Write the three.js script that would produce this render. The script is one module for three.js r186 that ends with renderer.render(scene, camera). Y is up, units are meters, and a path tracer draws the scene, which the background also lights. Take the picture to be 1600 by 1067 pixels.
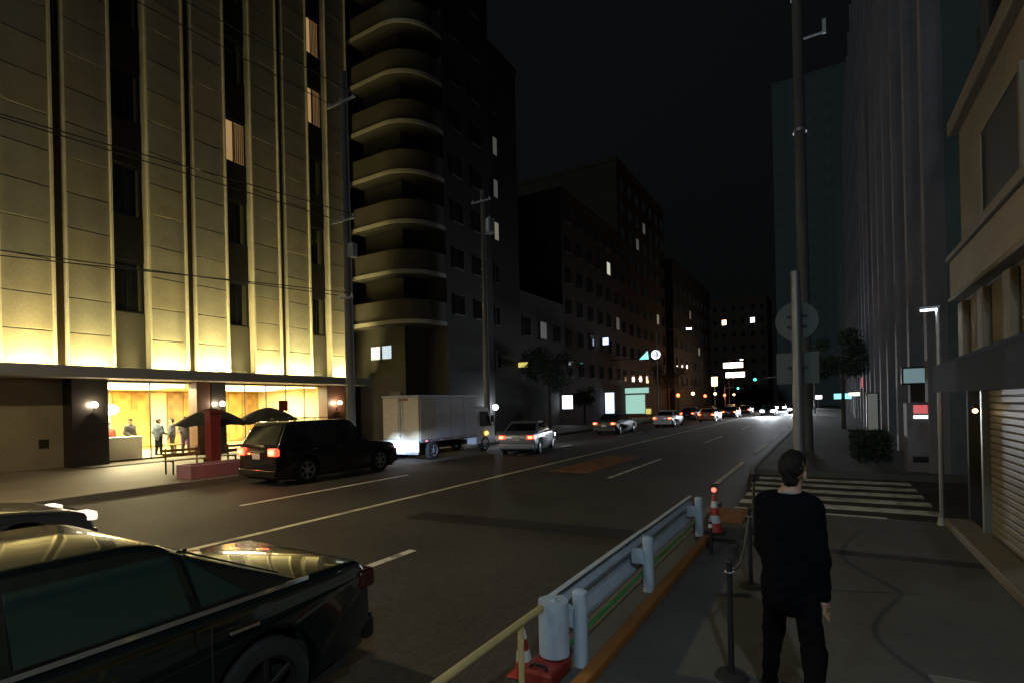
import * as THREE from 'three';
import { mergeGeometries, mergeVertices, toCreasedNormals } from 'three/addons/utils/BufferGeometryUtils.js';
import { RoundedBoxGeometry } from 'three/addons/geometries/RoundedBoxGeometry.js';
import { MarchingCubes } from 'three/addons/objects/MarchingCubes.js';
import { RectAreaLightUniformsLib } from 'three/addons/lights/RectAreaLightUniformsLib.js';

// ---------- camera, sky, added fill light, exposure ----------
const scene = new THREE.Scene();
const renderer = new THREE.WebGLRenderer({ antialias: true });
renderer.toneMapping = THREE.LinearToneMapping;
renderer.toneMappingExposure = 1;
renderer.shadowMap.enabled = true;
const FOCAL = 820;
const camera = new THREE.PerspectiveCamera(2 * Math.atan(633 / FOCAL) * 180 / Math.PI, 1600 / 1266, 0.05, 900);
camera.setViewOffset(1600, 1266, 0, 0, 1600, 1067);
camera.position.set(0, 2.15, 0);
camera.rotation.order = 'YXZ';
camera.rotation.set(0, Math.atan(490 / FOCAL), -0.0227);
{ // night sky: even dark city sky with faint cloud
  const W = 256, H = 128, d = new Float32Array(W * H * 4);
  for (let j = 0; j < H; j++) for (let i = 0; i < W; i++) {
    const a = i / W * Math.PI * 2, e = j / H * 6;
    const n = 0.5 + 0.5 * Math.sin(3 * a + 1.3 * Math.sin(e * 2)) * Math.sin(e * 3 + 2 * Math.cos(2 * a));
    const k = 0.0026 + 0.0012 * n, q = (j * W + i) * 4;
    d[q] = k * 0.9; d[q + 1] = k * 1.0; d[q + 2] = k * 1.08; d[q + 3] = 1;
  }
  const t = new THREE.DataTexture(d, W, H, THREE.RGBAFormat, THREE.FloatType);
  t.mapping = THREE.EquirectangularReflectionMapping; t.magFilter = t.minFilter = THREE.LinearFilter; t.needsUpdate = true;
  scene.background = t; scene.environment = t;
}
const facadeFill = new THREE.DirectionalLight(new THREE.Color(0.72, 0.92, 1.0), 0.17);  // unseen moonlight, added to lift the dim facades
facadeFill.name = 'facadeFill'; facadeFill.position.set(-26, 50, 90); facadeFill.target.position.set(0, 0, -30); facadeFill.castShadow = true; facadeFill.shadow.radius = 6;
Object.assign(facadeFill.shadow.camera, { left: -90, right: 90, top: 90, bottom: -90, near: 1, far: 320 });
scene.add(facadeFill, facadeFill.target);
RectAreaLightUniformsLib.init();

// ---------- helpers ----------
let seed = 7;
const rnd = () => { seed = (seed * 1664525 + 1013904223) >>> 0; return seed / 4294967296; };
const rr = (a, b) => a + (b - a) * rnd();
const L3 = (r, g, b) => new THREE.Color().setRGB(r, g, b);
function grid(size, s0) { // tileable value noise, several octaves
  const tab = new Float32Array(4096); let q = s0 * 7919 + 13;
  for (let i = 0; i < 4096; i++) { q = (q * 1664525 + 1013904223) >>> 0; tab[i] = q / 4294967296; }
  return (x, y, f) => {
    const px = x * f, py = y * f, ix = Math.floor(px), iy = Math.floor(py), a = px - ix, b = py - iy;
    const u = a * a * (3 - 2 * a), v = b * b * (3 - 2 * b), h = (i, j) => tab[(((i % f) + f) % f * 31 + (((j % f) + f) % f) * 173 + f * 57) & 4095];
    return (h(ix, iy) * (1 - u) + h(ix + 1, iy) * u) * (1 - v) + (h(ix, iy + 1) * (1 - u) + h(ix + 1, iy + 1) * u) * v;
  };
}
function tex(size, s0, fn, srgb = true, repeat = 0.25) {
  const d = new Uint8Array(size * size * 4), n = grid(size, s0); let q = s0 * 31 + 5;
  const r = () => { q = (q * 1664525 + 1013904223) >>> 0; return q / 4294967296; };
  for (let j = 0; j < size; j++) for (let i = 0; i < size; i++) {
    const c = fn(i / size, j / size, n, r), k = (j * size + i) * 4;
    for (let m = 0; m < 3; m++) d[k + m] = Math.max(0, Math.min(255, (Array.isArray(c) ? c[m] : c) * 255));
    d[k + 3] = 255;
  }
  const t = new THREE.DataTexture(d, size, size);
  t.wrapS = t.wrapT = THREE.RepeatWrapping; t.magFilter = THREE.LinearFilter; t.minFilter = THREE.LinearMipmapLinearFilter; t.generateMipmaps = true;
  t.repeat.set(repeat, repeat); if (srgb) t.colorSpace = THREE.SRGBColorSpace; t.needsUpdate = true;
  return t;
}
const fbm = (n, x, y, f) => 0.5 * n(x, y, f) + 0.27 * n(x, y, f * 2) + 0.15 * n(x, y, f * 4) + 0.08 * n(x, y, f * 8);
const asphaltMap = tex(1024, 3, (x, y, n, r) => { const v = 0.78 + 0.30 * (fbm(n, x, y, 4) - 0.5) + 0.5 * (r() - 0.5) + 0.16 * (n(x, y, 160) - 0.5) + (n(x, y, 3) > 0.7 ? -0.07 : 0); return [v, v * 0.99, v * 0.96]; }, true, 0.125);
const asphaltBump = tex(512, 5, (x, y, n, r) => 0.5 + 0.3 * (n(x, y, 128) - 0.5) + 0.5 * (r() - 0.5), false, 0.5);
const wornMap = tex(512, 6, (x, y, n, r) => { const v = fbm(n, x, y, 12) + 0.25 * (r() - 0.5); return v > 0.38 ? 0.92 + 0.08 * r() : 0.55 + 0.2 * r(); }, true, 0.4);
const concreteMap = tex(512, 8, (x, y, n, r) => { const v = 0.86 + 0.20 * (fbm(n, x, y, 5) - 0.5) + 0.10 * (r() - 0.5) + 0.06 * (n(x, y, 96) - 0.5); return [v, v, v * 0.985]; }, true, 0.22);
const concreteBump = tex(256, 9, (x, y, n, r) => 0.5 + 0.5 * (n(x, y, 32) - 0.5) + 0.4 * (r() - 0.5), false, 0.5);
const woodMap = tex(512, 11, (x, y, n, r) => { const v = 0.75 + 0.3 * (n(x * 1, y * 1, 8) - 0.5) + 0.12 * Math.sin((x * 24 + 2.2 * n(x, y, 4)) * 6.283) * 0.4 + 0.08 * (r() - 0.5); return [v, v * 0.93, v * 0.85]; }, true, 0.4);
const paintMap = tex(256, 12, (x, y, n, r) => { const v = fbm(n, x, y, 10); return 0.93 + 0.16 * (v - 0.5) + 0.04 * r(); }, true, 0.7);

const M = {};
const mat = (name, c, rough = 0.8, extra = {}) => (M[name] = new THREE.MeshPhysicalMaterial({ name, color: c, roughness: rough, ...extra }));
const glow = (name, c, k, base = 0.6) => (M[name] = new THREE.MeshStandardMaterial({ name, color: L3(base, base, base), emissive: c, emissiveIntensity: k, roughness: 0.5 }));
mat('asphalt', L3(0.085, 0.078, 0.066), 0.75, { map: asphaltMap, bumpMap: asphaltBump, bumpScale: 0.004 });
mat('paintedShadow', L3(0.017, 0.015, 0.013), 0.8, { map: asphaltMap, bumpMap: asphaltBump, bumpScale: 0.004 });  // darkened asphalt colour for the two painted shadow bands
mat('ground', L3(0.05, 0.05, 0.045), 0.95, { map: concreteMap });
mat('pavement', L3(0.13, 0.13, 0.12), 0.85, { map: concreteMap, bumpMap: concreteBump, bumpScale: 0.003 });
mat('forecourt', L3(0.19, 0.155, 0.11), 0.7, { map: concreteMap, bumpMap: concreteBump, bumpScale: 0.002 });
mat('kerb', L3(0.24, 0.23, 0.21), 0.85, { map: concreteMap, bumpMap: concreteBump, bumpScale: 0.003 });
mat('linePaint', L3(0.84, 0.80, 0.68), 0.7, { map: wornMap });
mat('linePaintYellow', L3(0.86, 0.80, 0.58), 0.7, { map: wornMap });
mat('rustPaint', L3(0.30, 0.12, 0.035), 0.8, { map: wornMap });
mat('facadePanel', L3(0.42, 0.40, 0.34), 0.8, { map: concreteMap, bumpMap: concreteBump, bumpScale: 0.002 });
mat('facadeFin', L3(0.84, 0.81, 0.70), 0.6, { map: concreteMap });
mat('facadeDark', L3(0.03, 0.028, 0.025), 0.8, { map: concreteMap });
mat('spandrel', L3(0.15, 0.145, 0.14), 0.75, { map: concreteMap });
mat('darkSpandrel', L3(0.012, 0.012, 0.013), 0.6, { map: concreteMap });
mat('darkGlass', L3(0.012, 0.014, 0.016), 0.08, { clearcoat: 1, clearcoatRoughness: 0.05 });
mat('glassPane', L3(1, 1, 1), 0.02, { transmission: 1, thickness: 0, ior: 1.45 });
mat('blackMetal', L3(0.02, 0.02, 0.02), 0.5, { metalness: 0.3 });
mat('beigeWall', L3(0.34, 0.29, 0.20), 0.85, { map: concreteMap, bumpMap: concreteBump, bumpScale: 0.002 });
mat('brownStone', L3(0.10, 0.045, 0.03), 0.45, { map: concreteMap });
mat('blackStone', L3(0.025, 0.023, 0.022), 0.35, { map: concreteMap });
mat('canopy', L3(0.25, 0.22, 0.17), 0.6, { map: concreteMap });
mat('lobbyGold', L3(0.74, 0.52, 0.13), 0.7, { map: woodMap });
mat('lobbyWood', L3(0.52, 0.34, 0.11), 0.6, { map: woodMap });
mat('lobbyCream', L3(0.74, 0.64, 0.36), 0.8, { map: concreteMap });
mat('lobbyFloor', L3(0.50, 0.42, 0.28), 0.25, { map: concreteMap });
mat('deskWhite', L3(0.52, 0.50, 0.44), 0.6, { map: concreteMap });
mat('redPaint', L3(0.24, 0.024, 0.016), 0.5, { map: paintMap });
mat('redLens', L3(0.045, 0.003, 0.003), 0.15, { clearcoat: 1 });
mat('pinkStone', L3(0.46, 0.22, 0.27), 0.8, { map: concreteMap });
mat('parasol', L3(0.03, 0.032, 0.026), 0.9);
mat('steelGrey', L3(0.32, 0.33, 0.34), 0.45, { metalness: 0.6 });
mat('concretePole', L3(0.17, 0.165, 0.155), 0.85, { map: concreteMap });
mat('wire', L3(0.012, 0.012, 0.012), 0.7);
mat('railWhite', L3(0.46, 0.58, 0.70), 0.5, { map: paintMap });
mat('yellowPaint', L3(0.55, 0.46, 0.20), 0.5, { map: paintMap });
mat('greenPaint', L3(0.06, 0.34, 0.08), 0.5, { map: paintMap });
mat('orangePaint', L3(0.34, 0.14, 0.03), 0.6, { map: paintMap });
mat('coneRed', L3(0.48, 0.05, 0.03), 0.55, { map: paintMap });
mat('coneWhite', L3(0.65, 0.68, 0.70), 0.5, { map: paintMap });
mat('rubber', L3(0.015, 0.015, 0.015), 0.9);
mat('tyre', L3(0.012, 0.012, 0.012), 0.85);
mat('alloy', L3(0.55, 0.56, 0.58), 0.3, { metalness: 0.9 });
mat('chrome', L3(0.8, 0.8, 0.8), 0.12, { metalness: 1 });
mat('plate', L3(0.6, 0.6, 0.56), 0.5);
mat('carBlack', L3(0.008, 0.008, 0.009), 0.25, { clearcoat: 1, clearcoatRoughness: 0.04 });
mat('carGreenBlack', L3(0.003, 0.008, 0.007), 0.25, { clearcoat: 1, clearcoatRoughness: 0.04 });
mat('carSilver', L3(0.32, 0.34, 0.37), 0.35, { metalness: 0.5, clearcoat: 1, clearcoatRoughness: 0.05 });
mat('carWhite', L3(0.7, 0.72, 0.74), 0.35, { clearcoat: 1, clearcoatRoughness: 0.05 });
mat('carOrange', L3(0.55, 0.17, 0.02), 0.35, { clearcoat: 1, clearcoatRoughness: 0.05 });
mat('carGrey', L3(0.06, 0.06, 0.065), 0.3, { clearcoat: 1, clearcoatRoughness: 0.05 });
mat('carNavy', L3(0.02, 0.03, 0.06), 0.3, { clearcoat: 1, clearcoatRoughness: 0.05 });
mat('tealGlass', L3(0.009, 0.027, 0.023), 0.06, { clearcoat: 1, clearcoatRoughness: 0.03 });
mat('truckBox', L3(0.40, 0.41, 0.42), 0.5, { map: paintMap });
mat('truckWood', L3(0.44, 0.36, 0.24), 0.6, { map: paintMap });
mat('towerWall', L3(0.035, 0.033, 0.03), 0.85, { map: concreteMap });
mat('towerParapet', L3(0.075, 0.068, 0.058), 0.85, { map: concreteMap });
mat('towerSlab', L3(0.42, 0.41, 0.39), 0.8, { map: concreteMap });
mat('greyBlock', L3(0.10, 0.10, 0.10), 0.85, { map: concreteMap });
mat('brownBlock', L3(0.075, 0.05, 0.035), 0.85, { map: concreteMap });
mat('tealBlock', L3(0.15, 0.20, 0.215), 0.8, { map: concreteMap });
mat('purpleBlock', L3(0.27, 0.25, 0.29), 0.8, { map: concreteMap });
mat('shopBeige', L3(0.26, 0.225, 0.16), 0.8, { map: concreteMap, bumpMap: concreteBump, bumpScale: 0.002 });
mat('shopDark', L3(0.05, 0.05, 0.052), 0.8, { map: concreteMap });
mat('shutterPaint', L3(0.25, 0.22, 0.16), 0.55, { map: paintMap });
mat('navyCloth', L3(0.012, 0.018, 0.035), 0.9);
mat('skin', L3(0.34, 0.21, 0.15), 0.6);
mat('hair', L3(0.008, 0.007, 0.006), 0.75, { specularIntensity: 0.5 });
mat('jacketBlack', L3(0.003, 0.0035, 0.006), 0.95, { specularIntensity: 0.15 });
mat('collarPale', L3(0.20, 0.22, 0.22), 0.9);
mat('trouserBlack', L3(0.004, 0.004, 0.005), 0.95, { specularIntensity: 0.15 });
mat('shoe', L3(0.01, 0.01, 0.01), 0.4);
mat('suitGrey', L3(0.035, 0.035, 0.042), 0.9);
mat('coatBlue', L3(0.03, 0.045, 0.08), 0.9);
mat('dressPurple', L3(0.05, 0.03, 0.12), 0.9);
mat('shirtRed', L3(0.28, 0.07, 0.04), 0.9);
mat('bark', L3(0.07, 0.05, 0.035), 0.95);
mat('leaf', L3(0.05, 0.075, 0.025), 0.8, { transmission: 0.3, thickness: 0, side: THREE.DoubleSide });
mat('leafDark', L3(0.025, 0.045, 0.02), 0.8, { transmission: 0.3, thickness: 0, side: THREE.DoubleSide });
glow('uplightGlow', L3(1, 0.80, 0.32), 6);
glow('ceilingGlow', L3(1, 0.88, 0.62), 5);
glow('warmGlobe', L3(1, 0.80, 0.55), 9);
glow('warmWindow', L3(1, 0.58, 0.22), 0.34);
glow('paleWindow', L3(0.85, 0.80, 0.55), 0.18);
glow('dimWindow', L3(0.75, 0.75, 0.65), 0.07);
glow('brightWindow', L3(0.95, 0.95, 0.75), 0.55);
glow('coolWindow', L3(0.65, 0.85, 1.0), 0.75);
glow('tailRed', L3(1, 0.05, 0.015), 3.2);
glow('tailCore', L3(1, 0.42, 0.10), 7);
glow('amber', L3(1, 0.48, 0.06), 6);
glow('headCool', L3(0.85, 0.92, 1.0), 30);
glow('headPale', L3(1, 0.8, 0.62), 1.4);
glow('lampCool', L3(0.85, 0.92, 1.0), 12);
glow('lampWarm', L3(1, 0.62, 0.28), 6);
glow('signCyan', L3(0.25, 0.85, 1.0), 1.6);
glow('signWhite', L3(0.85, 0.92, 1.0), 3.0);
glow('signBlueWhite', L3(0.6, 0.75, 1.0), 1.8);
glow('signTealDim', L3(0.4, 0.75, 0.8), 0.22);
glow('signMint', L3(0.5, 0.9, 0.75), 0.7);
glow('signYellow', L3(0.9, 0.75, 0.15), 0.8);
glow('signRed', L3(1, 0.10, 0.12), 0.55);
glow('signBars', L3(1, 0.82, 0.66), 6);
glow('signalGreen', L3(0.05, 1.0, 0.62), 4);
glow('lanternRed', L3(1, 0.16, 0.05), 5);
glow('coneLamp', L3(1, 0.12, 0.08), 2.2);

const V = (x, y, z) => new THREE.Vector3(x, y, z);
const bare = (g) => { g = g.index ? g.toNonIndexed() : g; for (const k of Object.keys(g.attributes)) if (!['position', 'normal', 'uv'].includes(k)) g.deleteAttribute(k); return g; };
const put = (g, x = 0, y = 0, z = 0, rx = 0, ry = 0, rz = 0) => { if (rx) g.rotateX(rx); if (rz) g.rotateZ(rz); if (ry) g.rotateY(ry); return g.translate(x, y, z); };
const box = (w, h, d, x, y, z, rx, ry, rz) => put(new THREE.BoxGeometry(w, h, d), x, y, z, rx, ry, rz);
const rbox = (w, h, d, r, x, y, z, rx, ry, rz) => put(new RoundedBoxGeometry(w, h, d, 2, Math.min(r, w / 2.01, h / 2.01, d / 2.01)), x, y, z, rx, ry, rz);
const cyl = (r0, r1, h, x, y, z, rx, ry, rz, n = 20) => put(new THREE.CylinderGeometry(r1, r0, h, n), x, y, z, rx, ry, rz); // r0 bottom
const sph = (r, x, y, z, n = 16) => put(new THREE.SphereGeometry(r, n, n * 0.7 | 0), x, y, z);
const tube = (pts, r, n = 24, k = 8) => new THREE.TubeGeometry(new THREE.CatmullRomCurve3(pts.map((p) => p.isVector3 ? p : V(...p))), n, r, k);
const span = (x0, x1, y0, y1, z0, z1) => box(Math.abs(x1 - x0), Math.abs(y1 - y0), Math.abs(z1 - z0), (x0 + x1) / 2, (y0 + y1) / 2, (z0 + z1) / 2);
function planarUV(g) { // metre uv by the way each face points
  g = bare(g); const p = g.attributes.position, n = g.attributes.normal, uv = new Float32Array(p.count * 2);
  for (let i = 0; i < p.count; i += 3) {
    let ax = 0, ay = 0, az = 0; for (let k = 0; k < 3; k++) { ax += Math.abs(n.getX(i + k)); ay += Math.abs(n.getY(i + k)); az += Math.abs(n.getZ(i + k)); }
    for (let k = 0; k < 3; k++) { const j = i + k, x = p.getX(j), y = p.getY(j), z = p.getZ(j); const [u, v] = ay >= ax && ay >= az ? [x, z] : ax >= az ? [z, y] : [x, y]; uv[j * 2] = u; uv[j * 2 + 1] = v; }
  }
  g.setAttribute('uv', new THREE.BufferAttribute(uv, 2)); return g;
}
const used = {};
const numbered = (name) => { const k = used[name] = (used[name] ?? -1) + 1; return k ? name + '_' + String(k).padStart(3, '0') : name; };
function mesh(name, geos, m, parent, keepUV) {
  geos = [].concat(geos).map((g) => keepUV ? bare(g) : planarUV(g));
  const o = new THREE.Mesh(geos.length > 1 ? mergeGeometries(geos) : geos[0], typeof m === 'string' ? M[m] : m);
  o.name = parent ? name : numbered(name); o.castShadow = o.receiveShadow = true; (parent ?? scene).add(o); return o;
}
function share(name, geometry, m, parent, x = 0, y = 0, z = 0, ry = 0) { // a piece that shares its geometry
  const o = new THREE.Mesh(geometry, typeof m === 'string' ? M[m] : m); o.name = name; o.castShadow = o.receiveShadow = true; o.position.set(x, y, z); o.rotation.y = ry; parent.add(o); return o;
}
function thing(name, label, category, [x, y, z] = [0, 0, 0], turn = 0, group) {
  const o = new THREE.Group(); o.name = numbered(name); o.position.set(x, y, z); o.rotation.y = turn; o.userData = { label, category };
  if (group) o.userData.group = group; scene.add(o); return o;
}
const tag = (o, label, category, group, kind) => { if (label) o.userData.label = label; if (category) o.userData.category = category; if (group) o.userData.group = group; if (kind) o.userData.kind = kind; return o; };
const struct = (name, geos, m, label) => tag(mesh(name, geos, m), label, undefined, undefined, 'structure');
const lit = (l, x, y, z) => { l.position.set(x, y, z); l.castShadow = !l.isRectAreaLight; return l; };
const lampTo = (parent, l, name) => { l.name = name; parent.add(l); return l; };
function slab4(p, th) { // thin plate through four points
  const a = p.map((q) => V(...q)), n = V(0, 0, 0).crossVectors(a[1].clone().sub(a[0]), a[3].clone().sub(a[0])).normalize().multiplyScalar(th), b = a.map((q) => q.clone().add(n));
  const f = [[...b], [a[3], a[2], a[1], a[0]], ...[0, 1, 2, 3].map((i) => [a[i], a[(i + 1) % 4], b[(i + 1) % 4], b[i]])], pos = [];
  for (const q of f) for (const k of [0, 1, 2, 0, 2, 3]) pos.push(q[k].x, q[k].y, q[k].z);
  const g = new THREE.BufferGeometry(); g.setAttribute('position', new THREE.Float32BufferAttribute(pos, 3)); g.setAttribute('uv', new THREE.Float32BufferAttribute(new Float32Array(pos.length / 3 * 2), 2)); g.computeVertexNormals(); return g;
}

// ---------- ground, road, pavements ----------
struct('ground', put(new THREE.PlaneGeometry(1400, 1400), 0, -0.06, -200, -Math.PI / 2), 'ground', 'dark ground under the city');
const NEAR = -1.95, FAR = -15.9, SS0 = -10.6, SS1 = -16.6; // kerbs, side street
struct('road', [put(new THREE.PlaneGeometry(NEAR - FAR, 330), (NEAR + FAR) / 2, 0, -145, -Math.PI / 2), put(new THREE.PlaneGeometry(42, SS0 - SS1), NEAR + 21, 0, (SS0 + SS1) / 2, -Math.PI / 2)], 'asphalt', 'wide grey asphalt road running down the street');
struct('pavement', [span(NEAR + 0.16, 1.83, -0.05, 0.15, 12, SS0 - 0 + 0.16)], 'pavement', 'narrow dark pavement beside the guardrail');
struct('pavement', [span(NEAR + 0.16, 12, -0.05, 0.15, SS1 - 0.16, -300)], 'pavement', 'pavement beyond the zebra crossing');
struct('forecourt', [span(-40, FAR - 0.16, -0.05, 0.15, 20, -300)], 'forecourt', 'paved forecourt in front of the hotel');
const kerbShape = () => rbox(0.16, 0.2, 1.0, 0.02, 0, 0, 0);
{ // kerb stones, each its own piece
  const g = planarUV(rbox(0.155, 0.21, 0.99, 0.02, 0, 0, 0));
  const run = (name, label, x, z0, z1) => { const o = tag(new THREE.Group(), label, undefined, undefined, 'structure'); o.name = numbered(name); scene.add(o); for (let z = z0; z > z1; z -= 1.0) share('kerb_stone', g, 'kerb', o, x, 0.052, z - 0.5); return o; };
  run('kerb', 'stone kerb along the pavement under the guardrail', NEAR + 0.08, 2, SS0 + 0.1);
  run('kerb', 'stone kerb beyond the zebra crossing', NEAR + 0.08, SS1 - 0.1, -60);
  run('kerb', 'stone kerb along the hotel forecourt', FAR - 0.08, 0, -70);
  const o = tag(new THREE.Group(), 'low stone kerb at the zebra crossing', undefined, undefined, 'structure'); o.name = numbered('kerb'); scene.add(o);
  for (let x = NEAR + 0.2; x < 1.7; x += 1) share('kerb_stone', g, 'kerb', o, x + 0.5, 0.030, SS0 + 0.08, Math.PI / 2);
}
const marking = (name, x0, x1, z0, z1, m, label, y = 0.005) => struct(name, span(x0, x1, y - 0.003, y, z0, z1), m, label);
marking('centre_line', -8.67, -8.53, 8, -130, 'linePaintYellow', 'solid pale centre line');
const dashes = (x, z0, len, gap, n, what) => { for (let i = 0; i < n; i++) { const z = z0 - i * (len + gap); marking('lane_line', x - 0.07, x + 0.07, z, z - len, 'linePaint', ['first', 'second', 'third', 'fourth', 'fifth', 'sixth', 'seventh', 'eighth'][i] + ' ' + what); } };
dashes(-11.52, -7.07, 5.6, 7.0, 6, 'lane dash beside the parked vehicles');
dashes(-5.38, -0.4, 5.6, 8.3, 7, 'lane dash between the near lanes');
dashes(-2.47, -14.35, 5.4, 3.0, 7, 'edge dash beyond the guardrail');
marking('orange_marking', -7.7, -6.35, -15.0, -20.6, 'rustPaint', 'faded orange patch of paint on the road', 0.005);
for (let i = 0; i < 6; i++) marking('zebra_stripe', -1.6, i ? 1.75 : 0.9, -10.95 - i * 0.95, -11.4 - i * 0.95, 'linePaint', ['nearest short', 'second', 'third', 'fourth', 'fifth', 'farthest'][i] + ' stripe of the zebra crossing');
struct('painted_road_shadow', put(new THREE.BoxGeometry(4.4, 0.003, 0.62), -4.9, 0.0035, -8.15, 0, 0.07, 0), 'paintedShadow', 'dark painted shadow strip across the near lanes');  // dark sheet stands in for a shadow lying on the road
struct('painted_pavement_shadow', put(new THREE.BoxGeometry(3.5, 0.004, 0.22), 0.07, 0.152, -8.0, 0, 0.03, 0), 'paintedShadow', 'dark painted shadow band across the pavement');  // same shadow carried on over the pavement as a dark sheet
struct('steel_plate', span(-2.0 + 0.25, -1.2, 0.151, 0.165, -9.2, -10.3), 'rustPaint', 'rust brown steel plate on the pavement corner');

// ---------- hotel ----------
{
  const FX = -25, TOP = 30.6, Y0 = 3.98, YG = Y0 - 0.3;
  const hotel = thing('hotel_building', 'tall hotel with uplit vertical concrete panels and glowing lobby', 'building');
  // module: bay (10.15) 1.28, panel 1.61, slot .31, panel 1.61 -> 4.82
  const bays = [-2, -1, 0, 1, 2].map((k) => -(10.15 + 4.82 * k));
  const END = -22.68, BEG = 2.6;
  mesh('structure_wall', [span(FX - 14, FX - 0.45, Y0 - 0.4, TOP, BEG - 0.1, END + 0.1)], 'facadeDark', hotel);
  mesh('end_wall', [span(FX - 14, FX - 0.2, 0.15, TOP, END + 0.095, END - 0.15)], 'facadeDark', hotel);
  mesh('roof', span(FX - 14.2, FX + 0.1, TOP, TOP + 0.5, BEG, END - 0.2), 'facadeDark', hotel);
  const rows = 19, rh = 1.36, tones = ['facadePanel', 'facadePanelWarm', 'facadePanelCool'];
  mat('facadePanelWarm', L3(0.45, 0.41, 0.33), 0.8, { map: concreteMap, bumpMap: concreteBump, bumpScale: 0.002 });
  mat('facadePanelCool', L3(0.39, 0.38, 0.33), 0.8, { map: concreteMap, bumpMap: concreteBump, bumpScale: 0.002 });
  const panelG = [0, 1, 2].map((v) => { const g = planarUV(rbox(0.40, rh - 0.036, 1.45, 0.012, 0, 0, 0)); const uv = g.attributes.uv; for (let i = 0; i < uv.count; i++) uv.setXY(i, uv.getX(i) + v * 1.37, uv.getY(i) + v * 0.71); return g; });
  const finG = planarUV(rbox(0.52, TOP - Y0, 0.075, 0.012, 0, 0, 0));
  const winPane = planarUV(box(0.02, 2.0, 1.14, 0, 0, 0)), winFrame = [box(0.06, 0.06, 1.24, 0, 1.04, 0), box(0.06, 0.06, 1.24, 0, -1.04, 0), box(0.06, 2.02, 0.05, 0, 0, 0.595), box(0.06, 2.02, 0.05, 0, 0, -0.595), box(0.05, 2.02, 0.04, 0, 0, 0.0)].map(planarUV), frameG = mergeGeometries(winFrame), spandrelG = planarUV(rbox(0.1, 1.93, 1.25, 0.01, 0, 0, 0)), lowSpandrelG = planarUV(rbox(0.1, 2.45, 1.25, 0.01, 0, 0, 0));
  const curtainG = planarUV((() => { const g = new THREE.PlaneGeometry(0.62, 1.95, 24, 1); const p = g.attributes.position; for (let i = 0; i < p.count; i++) p.setZ(i, 0.02 * Math.sin(p.getX(i) * 60)); g.computeVertexNormals(); g.rotateY(Math.PI / 2); return g; })());
  mat('slotShade', L3(0.045, 0.028, 0.016), 0.8, { map: concreteMap });  // dark brown that paints the shade of the slots
  mat('curtainCloth', L3(0.40, 0.26, 0.12), 0.9, { side: THREE.DoubleSide });
  const litWins = { '1_2': 1, '2_3': 1, '2_4': 2 };
  const panels = [];
  bays.forEach((b, k) => {
    // window bay b .. b-1.28
    for (let s = -1; s < 6; s++) {
      const top = 8.62 + 4.08 * s; if (s < 0) { share('spandrel', lowSpandrelG, 'spandrel', hotel, FX - 0.33, 5.22, b - 0.64); continue; }
      const w = share('window', frameG, 'blackMetal', hotel, FX - 0.36, top - 1.07, b - 0.64);
      const state = litWins[(k - 2) + '_' + s];
      const pn = share('pane', winPane, state ? 'warmWindow' : 'darkGlass', w, -0.035, 0, 0);
      if (state) { tag(pn, 'warm lit room behind the pane'); share('curtain', curtainG, 'curtainCloth', w, -0.012, 0, state === 2 ? -0.30 : -0.28); tag(w, state === 2 ? 'lit hotel window with a narrow gap of light' : 'warm lit hotel window half covered by curtain'); }
      if (s < 5) share('spandrel', spandrelG, 'darkSpandrel', hotel, FX - 0.33, top + 0.99, b - 0.64);
    }
    const p0 = b - 1.28;
    panels.push([p0, p0 - 1.61, k]); if (k < 4) { panels.push([p0 - 1.92, p0 - 3.53, k]); mesh('slot_shade_strip', span(FX - 0.44, FX - 0.06, Y0, TOP, p0 - 1.62, p0 - 1.91), 'slotShade', hotel); }  // near-flush dark strips paint in the shade of the recessed slots
  });
  panels.forEach(([z0, z1], n) => {
    const zc = (z0 + z1) / 2, g = panelG[n % 3];
    for (let r = 0; r < rows; r++) share('panel', g, tones[(r * 5 + n * 3 + (r * n) % 4) % 3], hotel, FX - 0.2 - 0.004 * ((r * 7 + n) % 3), Y0 + rh * (r + 0.5), zc);
    for (const z of [z0 - 0.0375, z1 + 0.0375]) share('fin', finG, 'facadeFin', hotel, FX - 0.12, (TOP + Y0) / 2, z);
    // uplight trough and lamp; shield and end cheeks added to block spill
    const f = mesh('uplight', [box(0.20, 0.05, 1.3, FX + 0.52, YG + 0.03, zc), box(0.02, 0.34, 1.3, FX + 0.63, YG + 0.175, zc), box(0.24, 0.34, 0.02, FX + 0.53, YG + 0.175, zc + 0.66), box(0.24, 0.34, 0.02, FX + 0.53, YG + 0.175, zc - 0.66)], 'blackMetal', hotel);
    mesh('uplight_lamp', box(0.14, 0.02, 1.24, FX + 0.52, YG + 0.066, zc), 'uplightGlow', f);
    const strong = [0, 0, 0.85, 0.75, 0.95, 1.5, 1.05, 1.3, 1.25][n] || 0.8;
    const ra = lampTo(hotel, lit(new THREE.RectAreaLight(L3(1, 0.80, 0.29), 680 * strong, 1.2, 0.14), FX + 0.52, YG + 0.082, zc), 'uplight_lamp_light');
    const up = V(-0.30, 1, 0).normalize(), wx = V(0, 0, 1), dz = up.clone().negate(), hy = V().crossVectors(dz, wx);
    ra.quaternion.setFromRotationMatrix(new THREE.Matrix4().makeBasis(wx, hy, dz)); // shines along -z = up
    const sp = new THREE.SpotLight(L3(1, 0.82, 0.40), 34 * strong, 0, 0.62, 1.0); lit(sp, FX + 1.0, YG + 0.17, zc); sp.target.position.set(FX - 0.1, Y0 + 7, zc); sp.shadow.radius = 2; sp.name = 'floodlight_light'; hotel.add(sp, sp.target);
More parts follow.
